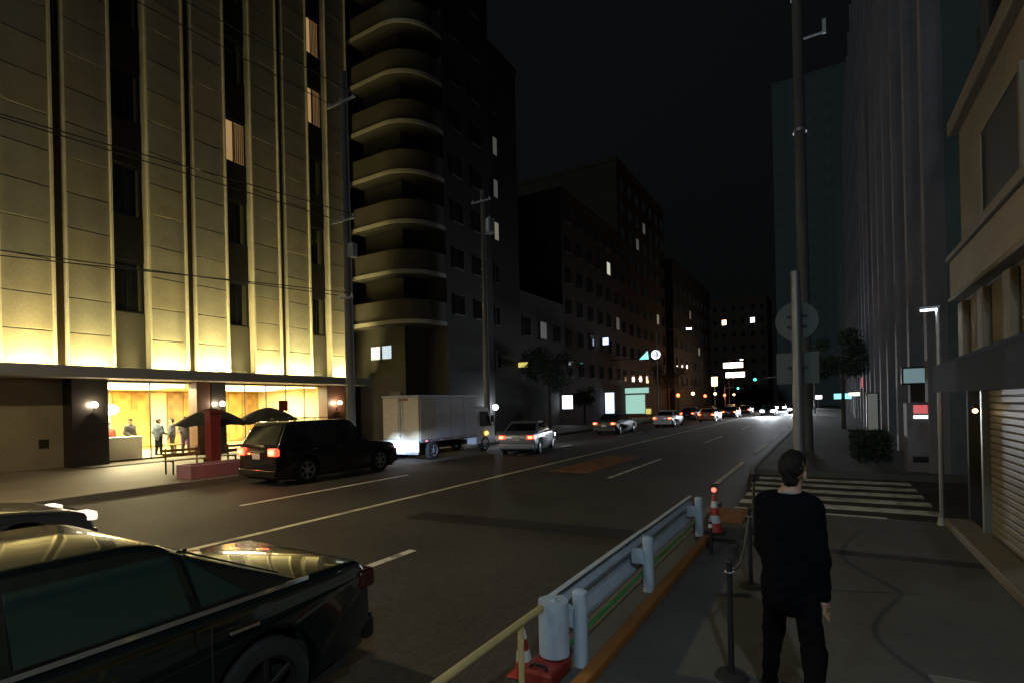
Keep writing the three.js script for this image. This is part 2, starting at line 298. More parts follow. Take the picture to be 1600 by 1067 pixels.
    const fl = mesh('floodlight', [cyl(0.06, 0.075, 0.12, FX + 1.0, YG + 0.09, zc)], 'blackMetal', hotel); mesh('floodlight_lamp', cyl(0.05, 0.05, 0.012, FX + 1.0, YG + 0.158, zc), 'uplightGlow', fl);
  });
  mesh('canopy', [rbox(2.0, 0.12, BEG - END + 0.3, 0.02, FX + 0.5, Y0 - 0.355, (BEG + END) / 2)], 'canopy', hotel);
  mesh('canopy_fascia', [rbox(0.06, 0.42, BEG - END + 0.34, 0.01, FX + 1.53, Y0 - 0.22, (BEG + END) / 2)], 'steelGrey', hotel);
  // ground floor
  const YF = 0.19, YC = Y0 - 0.42;
  mesh('side_wall', [span(FX - 0.75, FX - 0.35, 0.15, YC, BEG, -8.5)], 'beigeWall', hotel);
  mesh('service_hatch', rbox(0.03, 0.34, 0.3, 0.01, FX - 0.33, 1.1, -7.9), 'blackMetal', hotel);
  mesh('pillar', rbox(0.9, YC - 0.15, 1.2, 0.02, FX + 0.0, (YC + 0.15) / 2, -9.1), 'blackStone', hotel);
  mesh('pillar', rbox(0.7, YC - 0.15, 0.62, 0.02, FX - 0.05, (YC + 0.15) / 2, -13.52), 'brownStone', hotel);
  mesh('pillar', rbox(0.7, YC - 0.15, 0.72, 0.02, FX - 0.05, (YC + 0.15) / 2, -14.22), 'blackStone', hotel);
  mesh('pillar', rbox(0.8, YC - 0.15, 1.3, 0.02, FX - 0.05, (YC + 0.15) / 2, -21.15), 'brownStone', hotel);
  mesh('lobby_floor', span(FX - 9, FX + 0.35, 0.152, YF, -8.6, -22.4), 'lobbyFloor', hotel);
  mesh('lobby_ceiling', span(FX - 9, FX - 0.4, YC - 0.08, YC + 0.02, -8.55, -22.45), 'lobbyCream', hotel);
  mesh('lobby_wall', [span(FX - 9.2, FX - 8.9, 0.15, YC, -8.4, -22.5)], 'lobbyGold', hotel);
  mesh('lobby_wall', [span(FX - 9, FX - 0.7, 0.15, YC, -8.25, -8.5)], 'lobbyCream', hotel);
  mesh('lobby_wall', [span(FX - 9, FX - 0.35, 0.15, YC, -22.3, -22.5)], 'lobbyCream', hotel);
  for (let i = 0; i < 14; i++) mesh('wall_panel', rbox(0.05, YC - 0.45, 0.86, 0.01, FX - 8.86, (YC + 0.1) / 2, -9.3 - i * 0.94), i % 5 === 3 ? 'lobbyWood' : i % 3 === 1 ? 'lobbyCream' : 'lobbyGold', hotel);
  mesh('partition', rbox(3.6, 2.7, 0.12, 0.01, FX - 5.4, 1.6, -16.6), 'lobbyWood', hotel);
  // glazing of the two lobby openings
  const glaze = (z0, z1, n) => { for (let i = 0; i < n; i++) { const a = z0 + (z1 - z0) * i / n, b = z0 + (z1 - z0) * (i + 1) / n; const fr = mesh('glazing_frame', [span(FX - 0.20, FX - 0.14, YF, YC, a - 0.015, a - 0.045), span(FX - 0.2, FX - 0.14, YC - 0.06, YC, a - 0.05, b - 0.01), span(FX - 0.2, FX - 0.14, YF, YF + 0.07, a - 0.05, b - 0.01)], 'blackMetal', hotel); mesh('pane', span(FX - 0.175, FX - 0.165, YF + 0.07, YC - 0.06, a - 0.05, b - 0.015), 'glassPane', fr); } };
  glaze(-9.72, -13.18, 2); glaze(-14.6, -20.48, 5);
  // lobby ceiling light panels
  for (const [x, z, w, d, k] of [[FX - 2.0, -11.4, 1.6, 2.9, 20], [FX - 5.4, -12.4, 2.0, 3.6, 30], [FX - 2.2, -17.6, 0.9, 4.8, 20], [FX - 5.6, -19.2, 1.6, 3.4, 24]]) {
    mesh('ceiling_lamp', rbox(w, 0.04, d, 0.01, x, YC - 0.10, z), 'ceilingGlow', hotel);
    const r = lampTo(hotel, lit(new THREE.RectAreaLight(L3(1, 0.86, 0.46), k * 3.2, w, d), x, YC - 0.13, z), 'ceiling_lamp_light'); r.rotation.x = -Math.PI / 2;
  }
  mesh('cove_lamp', rbox(0.12, 0.16, 3.3, 0.02, FX - 0.55, YC - 0.17, -11.45), 'ceilingGlow', hotel);
  mesh('cove_lamp', rbox(0.08, 0.05, 5.7, 0.01, FX - 0.55, YC - 0.12, -17.5), 'uplightGlow', hotel);
  // entrance step
  mesh('entrance_step', rbox(1.1, 0.035, 13.2, 0.01, FX + 0.92, 0.168, -15.3), 'kerb', hotel);
}
// wall globes of the hotel
const globe = (z, label) => { const t = thing('wall_lamp', label, 'lamp', [-24.53, 2.5, z]); mesh('bracket', [tube([[-0.06, -0.22, 0], [0.1, -0.22, 0], [0.17, -0.10, 0]], 0.014, 12, 6), cyl(0.05, 0.05, 0.02, -0.04, -0.22, 0, 0, 0, Math.PI / 2)], 'blackMetal', t); mesh('cup', cyl(0.03, 0.07, 0.06, 0.17, -0.10, 0), 'blackMetal', t); mesh('lamp_globe', sph(0.13, 0.17, 0.04, 0), 'warmGlobe', t); lampTo(t, lit(new THREE.PointLight(L3(1, 0.78, 0.5), 4.5), 0.17, 0.04, 0), 'lamp_globe_light'); return t; };
globe(-9.15, 'round wall lamp on the black pillar left of the lobby'); globe(-14.2, 'round wall lamp on the dark pillar between the lobby windows'); globe(-21.15, 'round wall lamp on the brown end pillar');
{ // hanging lantern inside
  const t = thing('pendant_lamp', 'large round white pendant lamp inside the lobby', 'lamp', [-25.9, 2.36, -10.25]); mesh('lamp_shade', put(new THREE.SphereGeometry(0.30, 24, 16).scale(1.15, 0.72, 1.15), 0, 0, 0), 'warmGlobe', t); mesh('cord', cyl(0.008, 0.008, 0.92, 0, 0.66, 0), 'blackMetal', t); lampTo(t, lit(new THREE.PointLight(L3(1, 0.82, 0.55), 6), 0, -0.42, 0), 'pendant_lamp_light');
}
{ const t = thing('reception_counter', 'pale low reception counter behind the lobby glass', 'counter', [-25.75, 0.19, -10.5]); mesh('front_panel', rbox(0.08, 0.95, 1.55, 0.01, 0.25, 0.475, 0), 'deskWhite', t); mesh('counter_top', rbox(0.62, 0.05, 1.65, 0.012, 0, 0.975, 0), 'deskWhite', t); mesh('side_panel', rbox(0.5, 0.94, 0.06, 0.01, -0.05, 0.47, 0.745), 'deskWhite', t); mesh('side_panel', rbox(0.5, 0.94, 0.06, 0.01, -0.05, 0.47, -0.745), 'deskWhite', t); }
{ const t = thing('lobby_table', 'small brown lobby table near the seated guests', 'table', [-26.2, 0.19, -13.0]); mesh('table_top', cyl(0.38, 0.38, 0.04, 0, 0.5, 0), 'lobbyWood', t); mesh('stem', cyl(0.04, 0.03, 0.46, 0, 0.25, 0), 'blackMetal', t); mesh('base', cyl(0.22, 0.2, 0.03, 0, 0.015, 0), 'blackMetal', t); }
// forecourt furniture
{
  const t = thing('planter', 'low pink stone planter by the kerb behind the black car', 'planter', [-16.62, 0.15, -9.7]);
  mesh('trough', [rbox(0.8, 0.42, 0.12, 0.02, 0, 0.21, 1.2), rbox(0.8, 0.42, 0.12, 0.02, 0, 0.21, -1.2), rbox(0.12, 0.42, 2.27, 0.02, 0.34, 0.21, 0), rbox(0.12, 0.42, 2.27, 0.02, -0.34, 0.21, 0)], 'pinkStone', t); mesh('soil', span(-0.28, 0.28, 0.02, 0.36, -1.14, 1.14), 'bark', t);
  const c = thing('red_column', 'red painted square column beside the pink planter', 'column', [-18.3, 0.15, -10.3]); mesh('base', rbox(0.5, 0.12, 0.5, 0.015, 0, 0.06, 0), 'redPaint', c); mesh('shaft', rbox(0.36, 1.85, 0.36, 0.02, 0, 1.045, 0), 'redPaint', c); mesh('cap', rbox(0.46, 0.1, 0.46, 0.015, 0, 2.02, 0), 'redPaint', c);
  const para = (z, x, label) => { const p = thing('parasol', label, 'parasol', [x, 0.15, z], 0.4, 'dark parasols on the forecourt'); mesh('base', cyl(0.26, 0.22, 0.08, 0, 0.04, 0), 'blackMetal', p); mesh('pole', cyl(0.025, 0.02, 2.1, 0, 1.1, 0), 'blackMetal', p);
    const n = 8, pts = []; for (let i = 0; i <= 8; i++) { const u = i / 8; pts.push(new THREE.Vector2(0.02 + u * 1.25, 2.15 - 0.62 * Math.pow(u, 1.5))); } const g = new THREE.LatheGeometry(pts, 32); const q = g.attributes.position; for (let i = 0; i < q.count; i++) { const a = Math.atan2(q.getZ(i), q.getX(i)), r = Math.hypot(q.getX(i), q.getZ(i)); q.setY(i, q.getY(i) - 0.05 * r * Math.abs(Math.sin(a * n / 2)) * -1 - 0.03 * r); } g.computeVertexNormals(); const g2 = g.clone().translate(0, -0.012, 0); mesh('canopy', [g, g2], M.parasolCloth, p);
    for (let i = 0; i < n; i++) { const a = i * Math.PI * 2 / n; mesh('rib', tube([[0, 2.08, 0], [0.6 * Math.cos(a), 1.90, 0.6 * Math.sin(a)], [1.2 * Math.cos(a), 1.50, 1.2 * Math.sin(a)]], 0.008, 8, 5), 'blackMetal', p); } };
  M.parasolCloth = new THREE.MeshPhysicalMaterial({ name: 'parasolCloth', color: L3(0.03, 0.032, 0.026), roughness: 0.9, side: THREE.DoubleSide });
  para(-11.0, -19.6, 'dark parasol directly behind the red column'); para(-13.1, -19.3, 'dark parasol above the roof of the black car');
  const s = thing('menu_board', 'small red square sign on a thin post above the parasols', 'sign', [-18.6, 0.15, -13.3]); mesh('post', cyl(0.02, 0.02, 2.05, 0, 1.02, 0), 'blackMetal', s); mesh('board', rbox(0.05, 0.42, 0.40, 0.01, 0, 2.2, 0), 'redPaint', s);
  for (let i = 0; i < 2; i++) { const b = thing('bench', ['slatted bench on the forecourt left of the red column', 'slatted bench on the forecourt right of the red column'][i], 'bench', [-18.4, 0.15, -9.45 - i * 2.1], 0, 'forecourt benches'); for (let k = 0; k < 4; k++) mesh('slat', rbox(0.09, 0.03, 1.2, 0.008, -0.18 + k * 0.12, 0.45, 0), 'lobbyWood', b); for (let k = 0; k < 2; k++) mesh('back_slat', rbox(0.03, 0.09, 1.2, 0.008, -0.26, 0.62 + k * 0.14, 0), 'lobbyWood', b); for (const z of [-0.5, 0.5]) mesh('leg', [box(0.4, 0.03, 0.04, 0, 0.42, z), box(0.04, 0.42, 0.04, 0.18, 0.21, z), box(0.04, 0.84, 0.04, -0.285, 0.42, z)], 'blackMetal', b); }
}

// ---------- people ----------
const PEOPLE_CELL = { near: 96, far: 44 };
function sdfMesh(bones, lo, hi, res, k = 0.03, cut) {
  const mc = new MarchingCubes(res, M.skin, false, false, 200000), s = V(...hi).sub(V(...lo)), c = V(...hi).add(V(...lo)).multiplyScalar(0.5), f = mc.field, p = [0, 0, 0];
  for (let z = 0; z < res; z++) for (let y = 0; y < res; y++) for (let x = 0; x < res; x++) {
    p[0] = c.x + (x - res / 2) / (res / 2) * s.x / 2; p[1] = c.y + (y - res / 2) / (res / 2) * s.y / 2; p[2] = c.z + (z - res / 2) / (res / 2) * s.z / 2;
    let e = 0;
    for (const [a, b, ra, rb, sx = 1] of bones) {
      const dx = b[0] - a[0], dy = b[1] - a[1], dz = b[2] - a[2], L = dx * dx + dy * dy + dz * dz || 1e-9;
      let t = ((p[0] - a[0]) * dx + (p[1] - a[1]) * dy + (p[2] - a[2]) * dz) / L; t = Math.max(0, Math.min(1, t));
      const qx = (p[0] - a[0] - t * dx) / sx, qy = p[1] - a[1] - t * dy, qz = p[2] - a[2] - t * dz;
      const d = Math.sqrt(qx * qx + qy * qy + qz * qz) - (ra + (rb - ra) * t);
      if (d < 0.35) e += Math.exp(-d / k);
    }
    let d = e > 0 ? -k * Math.log(e) : 0.4;
    if (cut) d = Math.max(d, cut(p));
    f[z * res * res + y * res + x] = -d;
  }
  mc.isolation = 0; mc.update();
  const n = mc.count ?? mc.geometry.drawRange.count, pos = new Float32Array(n * 3);
  for (let i = 0; i < n; i++) { pos[i * 3] = c.x + mc.positionArray[i * 3] * s.x / 2; pos[i * 3 + 1] = c.y + mc.positionArray[i * 3 + 1] * s.y / 2; pos[i * 3 + 2] = c.z + mc.positionArray[i * 3 + 2] * s.z / 2; }
  let g = new THREE.BufferGeometry(); g.setAttribute('position', new THREE.BufferAttribute(pos, 3)); g = mergeVertices(g, 1e-4); g.computeVertexNormals();
  g.setAttribute('uv', new THREE.BufferAttribute(new Float32Array(g.attributes.position.count * 2), 2)); return g;
}
// pose: joints of a figure facing -z, feet on y = 0
function figure(P, res) {
  const j = P, torsoSkin = [];
  const limb = (a, b, c, r) => [[j[a], j[b], r[0], r[1]], [j[b], j[c], r[1], r[2]]];
  const torso = [[j.hip, j.waist, 0.125, 0.115, 1.25], [j.waist, j.chest, 0.115, 0.13, 1.3], [[j.shL[0] * 0.8, j.shL[1], j.shL[2]], [j.shR[0] * 0.8, j.shR[1], j.shR[2]], 0.062, 0.062], [j.chest, j.neck, 0.11, 0.06, 1.2]];
  const arms = [...limb('shL', 'elL', 'wrL', [0.052, 0.042, 0.030]), ...limb('shR', 'elR', 'wrR', [0.052, 0.042, 0.030])];
  const legs = [...limb('hpL', 'knL', 'anL', [0.085, 0.058, 0.040]), ...limb('hpR', 'knR', 'anR', [0.085, 0.058, 0.040])];
  const h = j.head, f = [Math.sin(j.look ?? 0), 0, -Math.cos(j.look ?? 0)], at = (u, y, r) => [h[0] + f[0] * u + -f[2] * r, h[1] + y, h[2] + f[2] * u + f[0] * r];
  const headB = [[j.neck, [h[0], h[1] - 0.06, h[2]], 0.056, 0.054], [at(-0.02, 0.035, 0), at(0.015, 0.03, 0), 0.088, 0.084], [at(0.03, -0.06, 0), at(0.04, -0.085, 0), 0.055, 0.04], [at(0.085, 0.0, 0), at(0.105, -0.03, 0), 0.012, 0.016], [at(0.0, 0, 0.083), at(0.0, -0.03, 0.083), 0.014, 0.010], [at(0.0, 0, -0.083), at(0.0, -0.03, -0.083), 0.014, 0.010], [at(0.078, -0.062, 0.014), at(0.078, -0.062, -0.014), 0.012, 0.012]];
  const hand = (w, e, sgn) => { const d = V(...w).sub(V(...e)).normalize(), s = V(0, 0, -1), o = (u, v) => [w[0] + d.x * u + s.x * v, w[1] + d.y * u + s.y * v, w[2] + d.z * u + s.z * v], r = [[w, o(0.07, 0), 0.026, 0.030], [o(0.05, -0.025), o(0.08, 0.025), 0.02, 0.02]]; [[-0.033, 0.145], [-0.011, 0.165], [0.011, 0.158], [0.032, 0.138]].forEach(([v, u]) => { const k1 = o(0.075, v), k2 = o((u + 0.075) / 2, v), k3 = o(u, v); k2[0] += sgn * 0.006; k3[0] -= sgn * 0.014; r.push([k1, k2, 0.0105, 0.0095], [k2, k3, 0.0095, 0.008]); }); const t1 = o(0.02, 0.03), t2 = o(0.06, 0.058), t3 = o(0.095, 0.056); t3[0] -= sgn * 0.012; r.push([t1, t2, 0.014, 0.011], [t2, t3, 0.011, 0.009]); return r; };
  const lo = [-0.62, 0, -0.62], hi = [0.62, 1.86, 0.62];
  const fine = (b, c, s, r) => sdfMesh(b, [c[0] - s, c[1] - s, c[2] - s], [c[0] + s, c[1] + s, c[2] + s], r, 0.006);
  const far = res < 60, k = 0.022;
  const handL = hand(j.wrL, j.elL, 1), handR = hand(j.wrR, j.elR, -1);
  const body = [sdfMesh([...torso, ...arms, ...legs, headB[0]], lo, hi, res, k), fine(headB, h, 0.19, far ? 30 : 76), fine(handL, handL[0][1], 0.15, far ? 34 : 80), fine(handR, handR[0][1], 0.15, far ? 34 : 80)];
  const fat = (b, a) => b.map(([p, q, ra, rb, sx]) => [p, q, ra + a, rb + a, sx]);
  const jacket = sdfMesh(fat([...torso, ...arms, [j.hip, [j.hip[0], j.hip[1] - 0.10, j.hip[2]], 0.105, 0.11, 1.2], [j.chest, j.neck, 0.09, 0.058]], 0.022), lo, hi, res, k, (p) => p[1] - (j.neck[1] + 0.03));
  const trousers = sdfMesh(fat([...legs, [j.hip, j.waist, 0.115, 0.10, 1.2]], 0.017), lo, hi, res, k, (p) => Math.max(p[1] - j.waist[1], 0.055 - p[1]));
  const shoe = (an, d = -1) => fine([[[an[0], an[1] - 0.03, an[2] - d * 0.03], [an[0], an[1] - 0.045, an[2] + d * 0.06], 0.045, 0.042], [[an[0], an[1] - 0.045, an[2] + d * 0.06], [an[0], an[1] - 0.055, an[2] + d * 0.17], 0.042, 0.034]], [an[0], an[1] - 0.03, an[2] + d * 0.05], 0.2, far ? 24 : 40);
  const hair0 = fine([[at(-0.035, 0.05, 0), at(0.02, 0.068, 0), 0.088, 0.080], [at(-0.05, 0.03, 0), at(-0.05, -0.03, 0), 0.072, 0.055]], h, 0.2, far ? 30 : 60);
  const hair = hair0; { const p = hair.attributes.position, n = hair.attributes.normal; for (let i = 0; i < p.count; i++) { const x = p.getX(i), y = p.getY(i), z = p.getZ(i), w = 0.0035 * Math.sin(260 * x + 40 * y) * Math.sin(210 * z - 70 * y) + 0.004 * Math.sin(90 * x + 60 * z + 50 * y); p.setXYZ(i, x + n.getX(i) * w, y + n.getY(i) * w, z + n.getZ(i) * w); } hair.computeVertexNormals(); }
  for (const [g, a] of [[jacket, 0.0045], [trousers, 0.0045]]) { const p = g.attributes.position, n = g.attributes.normal; for (let i = 0; i < p.count; i++) { const x = p.getX(i), y = p.getY(i), z = p.getZ(i), w = a * (Math.sin(46 * y + 19 * x + 3 * Math.sin(11 * z)) * Math.sin(17 * x - 9 * z + 6 * y) + 0.5 * Math.sin(80 * y - 33 * x + 20 * z)); p.setXYZ(i, x + n.getX(i) * w, y + n.getY(i) * w, z + n.getZ(i) * w); } g.computeVertexNormals(); }
  return { body, jacket, trousers, hair, shoes: [shoe(j.anL), shoe(j.anR)] };
}
function person(G, label, pos, turn, c, scale = 1, group) {
  const t = thing('person', label, 'person', pos, turn, group);
  mesh('body', G.body, 'skin', t, true); mesh('jacket', G.jacket, c.top, t, true); mesh('trousers', G.trousers, c.legs, t, true); mesh('hair', G.hair, 'hair', t, true); for (const s of G.shoes) mesh('shoe', s, 'shoe', t, true);
  t.scale.setScalar(scale); return t;
}
{
  const walk = figure({ hip: [0, 0.93, 0], waist: [0, 1.08, -0.01], chest: [0, 1.27, -0.03], neck: [0.005, 1.45, -0.04], head: [0.03, 1.60, -0.06], look: 0.15, shL: [-0.165, 1.385, -0.03], shR: [0.165, 1.375, -0.03], elL: [-0.19, 1.11, -0.09], wrL: [-0.16, 0.93, -0.25], elR: [0.205, 1.10, 0.03], wrR: [0.225, 0.87, 0.0], hpL: [-0.095, 0.90, 0], hpR: [0.095, 0.90, 0], knL: [-0.17, 0.52, -0.22], anL: [-0.24, 0.085, -0.32], knR: [0.16, 0.49, 0.02], anR: [0.21, 0.13, 0.32] }, PEOPLE_CELL.near);
  person(walk, 'person in black jacket and trousers walking away along the pavement', [-0.21, 0.15, -3.62], -0.12, { top: 'jacketBlack', legs: 'trouserBlack' }, 0.965).scale.x = 0.80;
  { const pp = scene.getObjectByName('person'); mesh('collar', put(new THREE.TorusGeometry(0.072, 0.016, 8, 24).scale(1, 1, 1.6), 0.004, 1.455, -0.038, Math.PI / 2 - 0.15), 'collarPale', pp); }
  const stand = figure({ hip: [0, 0.93, 0], waist: [0, 1.08, 0], chest: [0, 1.27, 0], neck: [0, 1.46, 0], head: [0, 1.62, -0.02], look: 0.3, shL: [-0.19, 1.385, 0], shR: [0.19, 1.385, 0], elL: [-0.25, 1.12, 0.03], wrL: [-0.24, 0.90, -0.08], elR: [0.25, 1.12, 0.02], wrR: [0.20, 1.02, -0.22], hpL: [-0.095, 0.90, 0], hpR: [0.095, 0.90, 0], knL: [-0.11, 0.49, -0.02], anL: [-0.13, 0.085, 0.02], knR: [0.11, 0.49, 0], anR: [0.12, 0.085, 0] }, PEOPLE_CELL.far);
  const g = 'guests standing in the lobby';
  person(stand, 'person in grey suit standing behind the reception counter end', [-26.7, 0.19, -11.35], -1.2, { top: 'suitGrey', legs: 'trouserBlack' }, 1.0, g);
  person(stand, 'person in red top leaning behind the reception counter', [-26.5, 0.19, -10.45], -1.7, { top: 'shirtRed', legs: 'trouserBlack' }, 0.92, g);
  person(stand, 'person in blue coat at the front of the lobby pair', [-26.9, 0.19, -12.6], 0.4, { top: 'coatBlue', legs: 'trouserBlack' }, 0.97, g);
  person(stand, 'person in blue coat and grey trousers facing the lobby pair', [-26.9, 0.19, -13.2], 2.5, { top: 'coatBlue', legs: 'suitGrey' }, 0.97, g);
  person(stand, 'person in dark suit with purple trousers beside the brown pillar', [-25.9, 0.19, -13.3], -2.2, { top: 'suitGrey', legs: 'dressPurple' }, 1.02, g);
}

// ---------- vehicles (local: front towards -z, wheels on y = 0) ----------
const wheelG = (r, w) => { const pts = []; for (const [x, y] of [[0.66, -0.5], [0.93, -0.5], [1, -0.36], [1, 0.36], [0.93, 0.5], [0.66, 0.5]]) pts.push(new THREE.Vector2(x * r, y * w)); pts.push(pts[0].clone()); const tyre = put(new THREE.LatheGeometry(pts, 28), 0, 0, 0, 0, 0, Math.PI / 2); const rim = [put(new THREE.TorusGeometry(r * 0.63, r * 0.05, 8, 28), w * 0.36, 0, 0, 0, Math.PI / 2), cyl(r * 0.16, r * 0.16, 0.03, w * 0.4, 0, 0, 0, 0, Math.PI / 2), cyl(r * 0.6, r * 0.6, 0.02, -w * 0.1, 0, 0, 0, 0, Math.PI / 2)]; for (let i = 0; i < 6; i++) rim.push(put(rbox(0.03, r * 0.56, r * 0.13, 0.01, w * 0.36, r * 0.34, 0), 0, 0, 0, i * Math.PI / 3)); return { tyre: planarUV(tyre), rim: mergeGeometries(rim.map(planarUV)), back: planarUV(cyl(r * 0.62, r * 0.62, 0.03, 0, 0, 0, 0, 0, Math.PI / 2)) }; };
function makeCar(name, label, category, pos, turn, o, group) {
  const t = thing(name, label, category, pos, turn, group), { L, W, H, belt = 0.93, hood = 0.88, wr = 0.33, f0 = 0.85, r0 = 0.98, deck = 0.97, cowl = 1.3, wsTop = 2.05, roofEnd = L - 1.75, rearTop = L - 1.5, rearBase = L - 0.75, nose = 0.62, paint } = o;
  const b = 0.07, s = new THREE.Shape(), fw = f0, rw = L - r0, a = wr + 0.05;
  s.moveTo(0.10, 0.22); s.lineTo(0.0, 0.42); s.lineTo(0.03, nose); s.quadraticCurveTo(0.10, hood - 0.12, 0.45, hood - 0.07); s.quadraticCurveTo(cowl * 0.7, hood, cowl, hood + 0.03); s.lineTo(cowl + 0.5, belt + 0.01); s.lineTo(L - 1.2, belt + 0.015); s.lineTo(rearBase, deck); s.lineTo(L - 0.12, deck - 0.03); s.quadraticCurveTo(L - 0.02, deck - 0.06, L, deck - 0.25); s.lineTo(L, 0.45); s.lineTo(L - 0.08, 0.24);
  s.lineTo(rw + a, 0.22); s.absarc(rw, wr, a, -0.3, Math.PI + 0.3, false); s.lineTo(rw - a - 0.02, 0.20); s.lineTo(fw + a + 0.02, 0.20); s.absarc(fw, wr, a, -0.3, Math.PI + 0.3, false); s.lineTo(0.10, 0.22);
  const ext = (sh, w, bev, warp) => { let g = new THREE.ExtrudeGeometry(sh, { depth: w - 2 * bev, bevelEnabled: true, bevelThickness: bev, bevelSize: bev * 0.6, bevelOffset: -bev * 0.6, bevelSegments: 3, curveSegments: 14 }); g.translate(-L / 2, 0, -(w - 2 * bev) / 2); g.rotateY(-Math.PI / 2); const p = g.attributes.position; for (let i = 0; i < p.count; i++) { const q = warp(p.getX(i), p.getY(i), p.getZ(i)); p.setXYZ(i, ...q); } g = bare(g); g.deleteAttribute('normal'); return toCreasedNormals(g, 0.6); };
  const plan = (z) => 1 - 0.13 * Math.pow(Math.abs(z) / (L / 2), 5), tuck = (y) => y < 0.45 ? 1 - 0.06 * (0.45 - y) / 0.25 : 1 - 0.05 * Math.max(0, y - 0.7) / 0.3;
  // after rotateY(-90): shape x -> z
  mesh('body', ext(s, W, b, (x, y, z) => [x * plan(z) * tuck(y), y, z]), paint, t);
  const Wc = W - 0.14, th = o.tumble ?? 0.22, hw = (y) => Wc / 2 * (1 - th * (y - belt) / (H - belt) * (y > belt ? 1 : 0.2));
  const c = new THREE.Shape(); c.moveTo(cowl, hood - 0.04); c.lineTo(cowl + 0.02, hood + 0.02); c.lineTo(wsTop, H - 0.07); c.quadraticCurveTo(wsTop + 0.12, H, wsTop + 0.4, H); c.lineTo(roofEnd, H - 0.005); c.quadraticCurveTo(rearTop - 0.05, H - 0.01, rearTop, H - 0.09); c.lineTo(rearBase, deck + 0.0); c.lineTo(rearBase, deck - 0.08); c.lineTo(cowl, hood - 0.04);
  mesh('cabin', ext(c, Wc, 0.06, (x, y, z) => [x * hw(y) / (Wc / 2), y, z]), paint, t);
  const glass = o.glass ?? 'darkGlass', zz = (x) => x - L / 2;
  for (const sd of [-1, 1]) for (const q of o.windows) {
    const pts = q.map(([x, y]) => [sd * (hw(y) + 0.004), y, zz(x)]); mesh('side_window', slab4(sd > 0 ? [pts[0], pts[3], pts[2], pts[1]] : pts, 0.008), glass, t);
  }
  const across = (xa, ya, xb, yb, k, off) => { const n = V(0, xb - xa, -(yb - ya)).normalize().multiplyScalar(off), A = hw(ya) * k, B = hw(yb) * k; return [[-A, ya + n.y, zz(xa) + n.z], [A, ya + n.y, zz(xa) + n.z], [B, yb + n.y, zz(xb) + n.z], [-B, yb + n.y, zz(xb) + n.z]]; };
  { const lerp = (u, a0, b0) => a0 + (b0 - a0) * u; const y0 = hood + 0.02, y1 = H - 0.07; const q = across(lerp(0.1, cowl + 0.02, wsTop), lerp(0.1, y0, y1), lerp(0.95, cowl + 0.02, wsTop), lerp(0.95, y0, y1), 0.88, 0); mesh('windscreen', slab4([q[0], q[3], q[2], q[1]].map(([x, y, z]) => [x, y + 0.004, z - 0.004]), 0.012), glass, t);
    const r = across(lerp(0.08, rearTop, rearBase), lerp(0.08, H - 0.09, deck), lerp(0.9, rearTop, rearBase), lerp(0.9, H - 0.09, deck), 0.86, 0); mesh('rear_window', slab4([r[0], r[3], r[2], r[1]].map(([x, y, z]) => [x, y + 0.004, z + 0.004]), 0.012), glass, t); }
  const wg = wheelG(wr, 0.21);
  for (const sd of [-1, 1]) for (const zc of [zz(fw), zz(rw)]) { const w = share('wheel', wg.tyre, 'tyre', t, sd * (W / 2 - 0.13), wr, zc, sd > 0 ? 0 : Math.PI); share('rim', wg.rim, o.rim ?? 'alloy', w); share('wheel_disc', wg.back, 'blackMetal', w); }
  mesh('underbody', span(-W / 2 + 0.12, W / 2 - 0.12, 0.16, 0.5, zz(0.25), zz(L - 0.25)), 'rubber', t);
  const lamps = o.lamps ?? {}, ty = o.tailY ?? 0.78, hy = o.headY ?? 0.66, edge = W / 2 * plan(L / 2 - 0.12);
  for (const sd of [-1, 1]) {
    const tl = mesh('taillight', rbox(o.tailW ?? 0.30, o.tailH ?? 0.15, 0.16, 0.03, sd * (edge - 0.15), ty, zz(L - 0.045)), lamps.tail ? 'tailRed' : 'redLens', t); if (lamps.tail) mesh('bulb', rbox(0.13, 0.07, 0.03, 0.012, sd * (edge - 0.14), ty, zz(L + 0.04)), 'tailCore', tl);
    mesh('headlight', rbox(o.headW ?? 0.34, o.headH ?? 0.13, 0.16, 0.03, sd * (edge - 0.17), hy, zz(0.06)), lamps.head ?? 'chrome', t);
    mesh('mirror', [rbox(0.16, 0.11, 0.09, 0.03, sd * (W / 2 + 0.08), belt + 0.06, zz(cowl + 0.45)), box(0.1, 0.03, 0.04, sd * (W / 2 - 0.0), belt + 0.03, zz(cowl + 0.45))], paint, t);
    const dz = o.doors ?? [cowl + 1.35, cowl + 2.25];
    for (const d of dz) mesh('door_handle', rbox(0.025, 0.03, 0.2, 0.01, sd * (W / 2 - 0.0), belt - 0.12, zz(d)), o.trim ?? paint, t);
    for (const d of o.seams ?? [cowl + 0.28, cowl + 1.17, cowl + 2.05]) mesh('door_seam', box(0.006, 0.62, 0.008, sd * (W / 2 * 0.996), belt - 0.36, zz(d)), 'rubber', t);
    if (o.chromeBelt) mesh('chrome_trim', [box(0.012, 0.028, L - 2.35, sd * (hw(belt + 0.035) + 0.014), belt + 0.035, zz(cowl + 0.42 + (L - 2.35) / 2))], 'chrome', t);
    if (o.chromeSide) mesh('side_moulding', rbox(0.02, 0.05, rw - fw - 0.9, 0.006, sd * (W / 2 + 0.004), 0.52, zz((fw + rw) / 2)), 'chrome', t);
  }
  mesh('number_plate', rbox(0.33, 0.165, 0.02, 0.006, 0, o.plateY ?? 0.62, zz(L + 0.012)), 'plate', t);
  mesh('rear_bumper', rbox(W * 0.88, 0.2, 0.12, 0.04, 0, 0.38, zz(L - 0.02)), o.bumper ?? paint, t);
  mesh('front_bumper', rbox(W * 0.88, 0.2, 0.12, 0.04, 0, 0.38, zz(0.03)), o.bumper ?? paint, t);
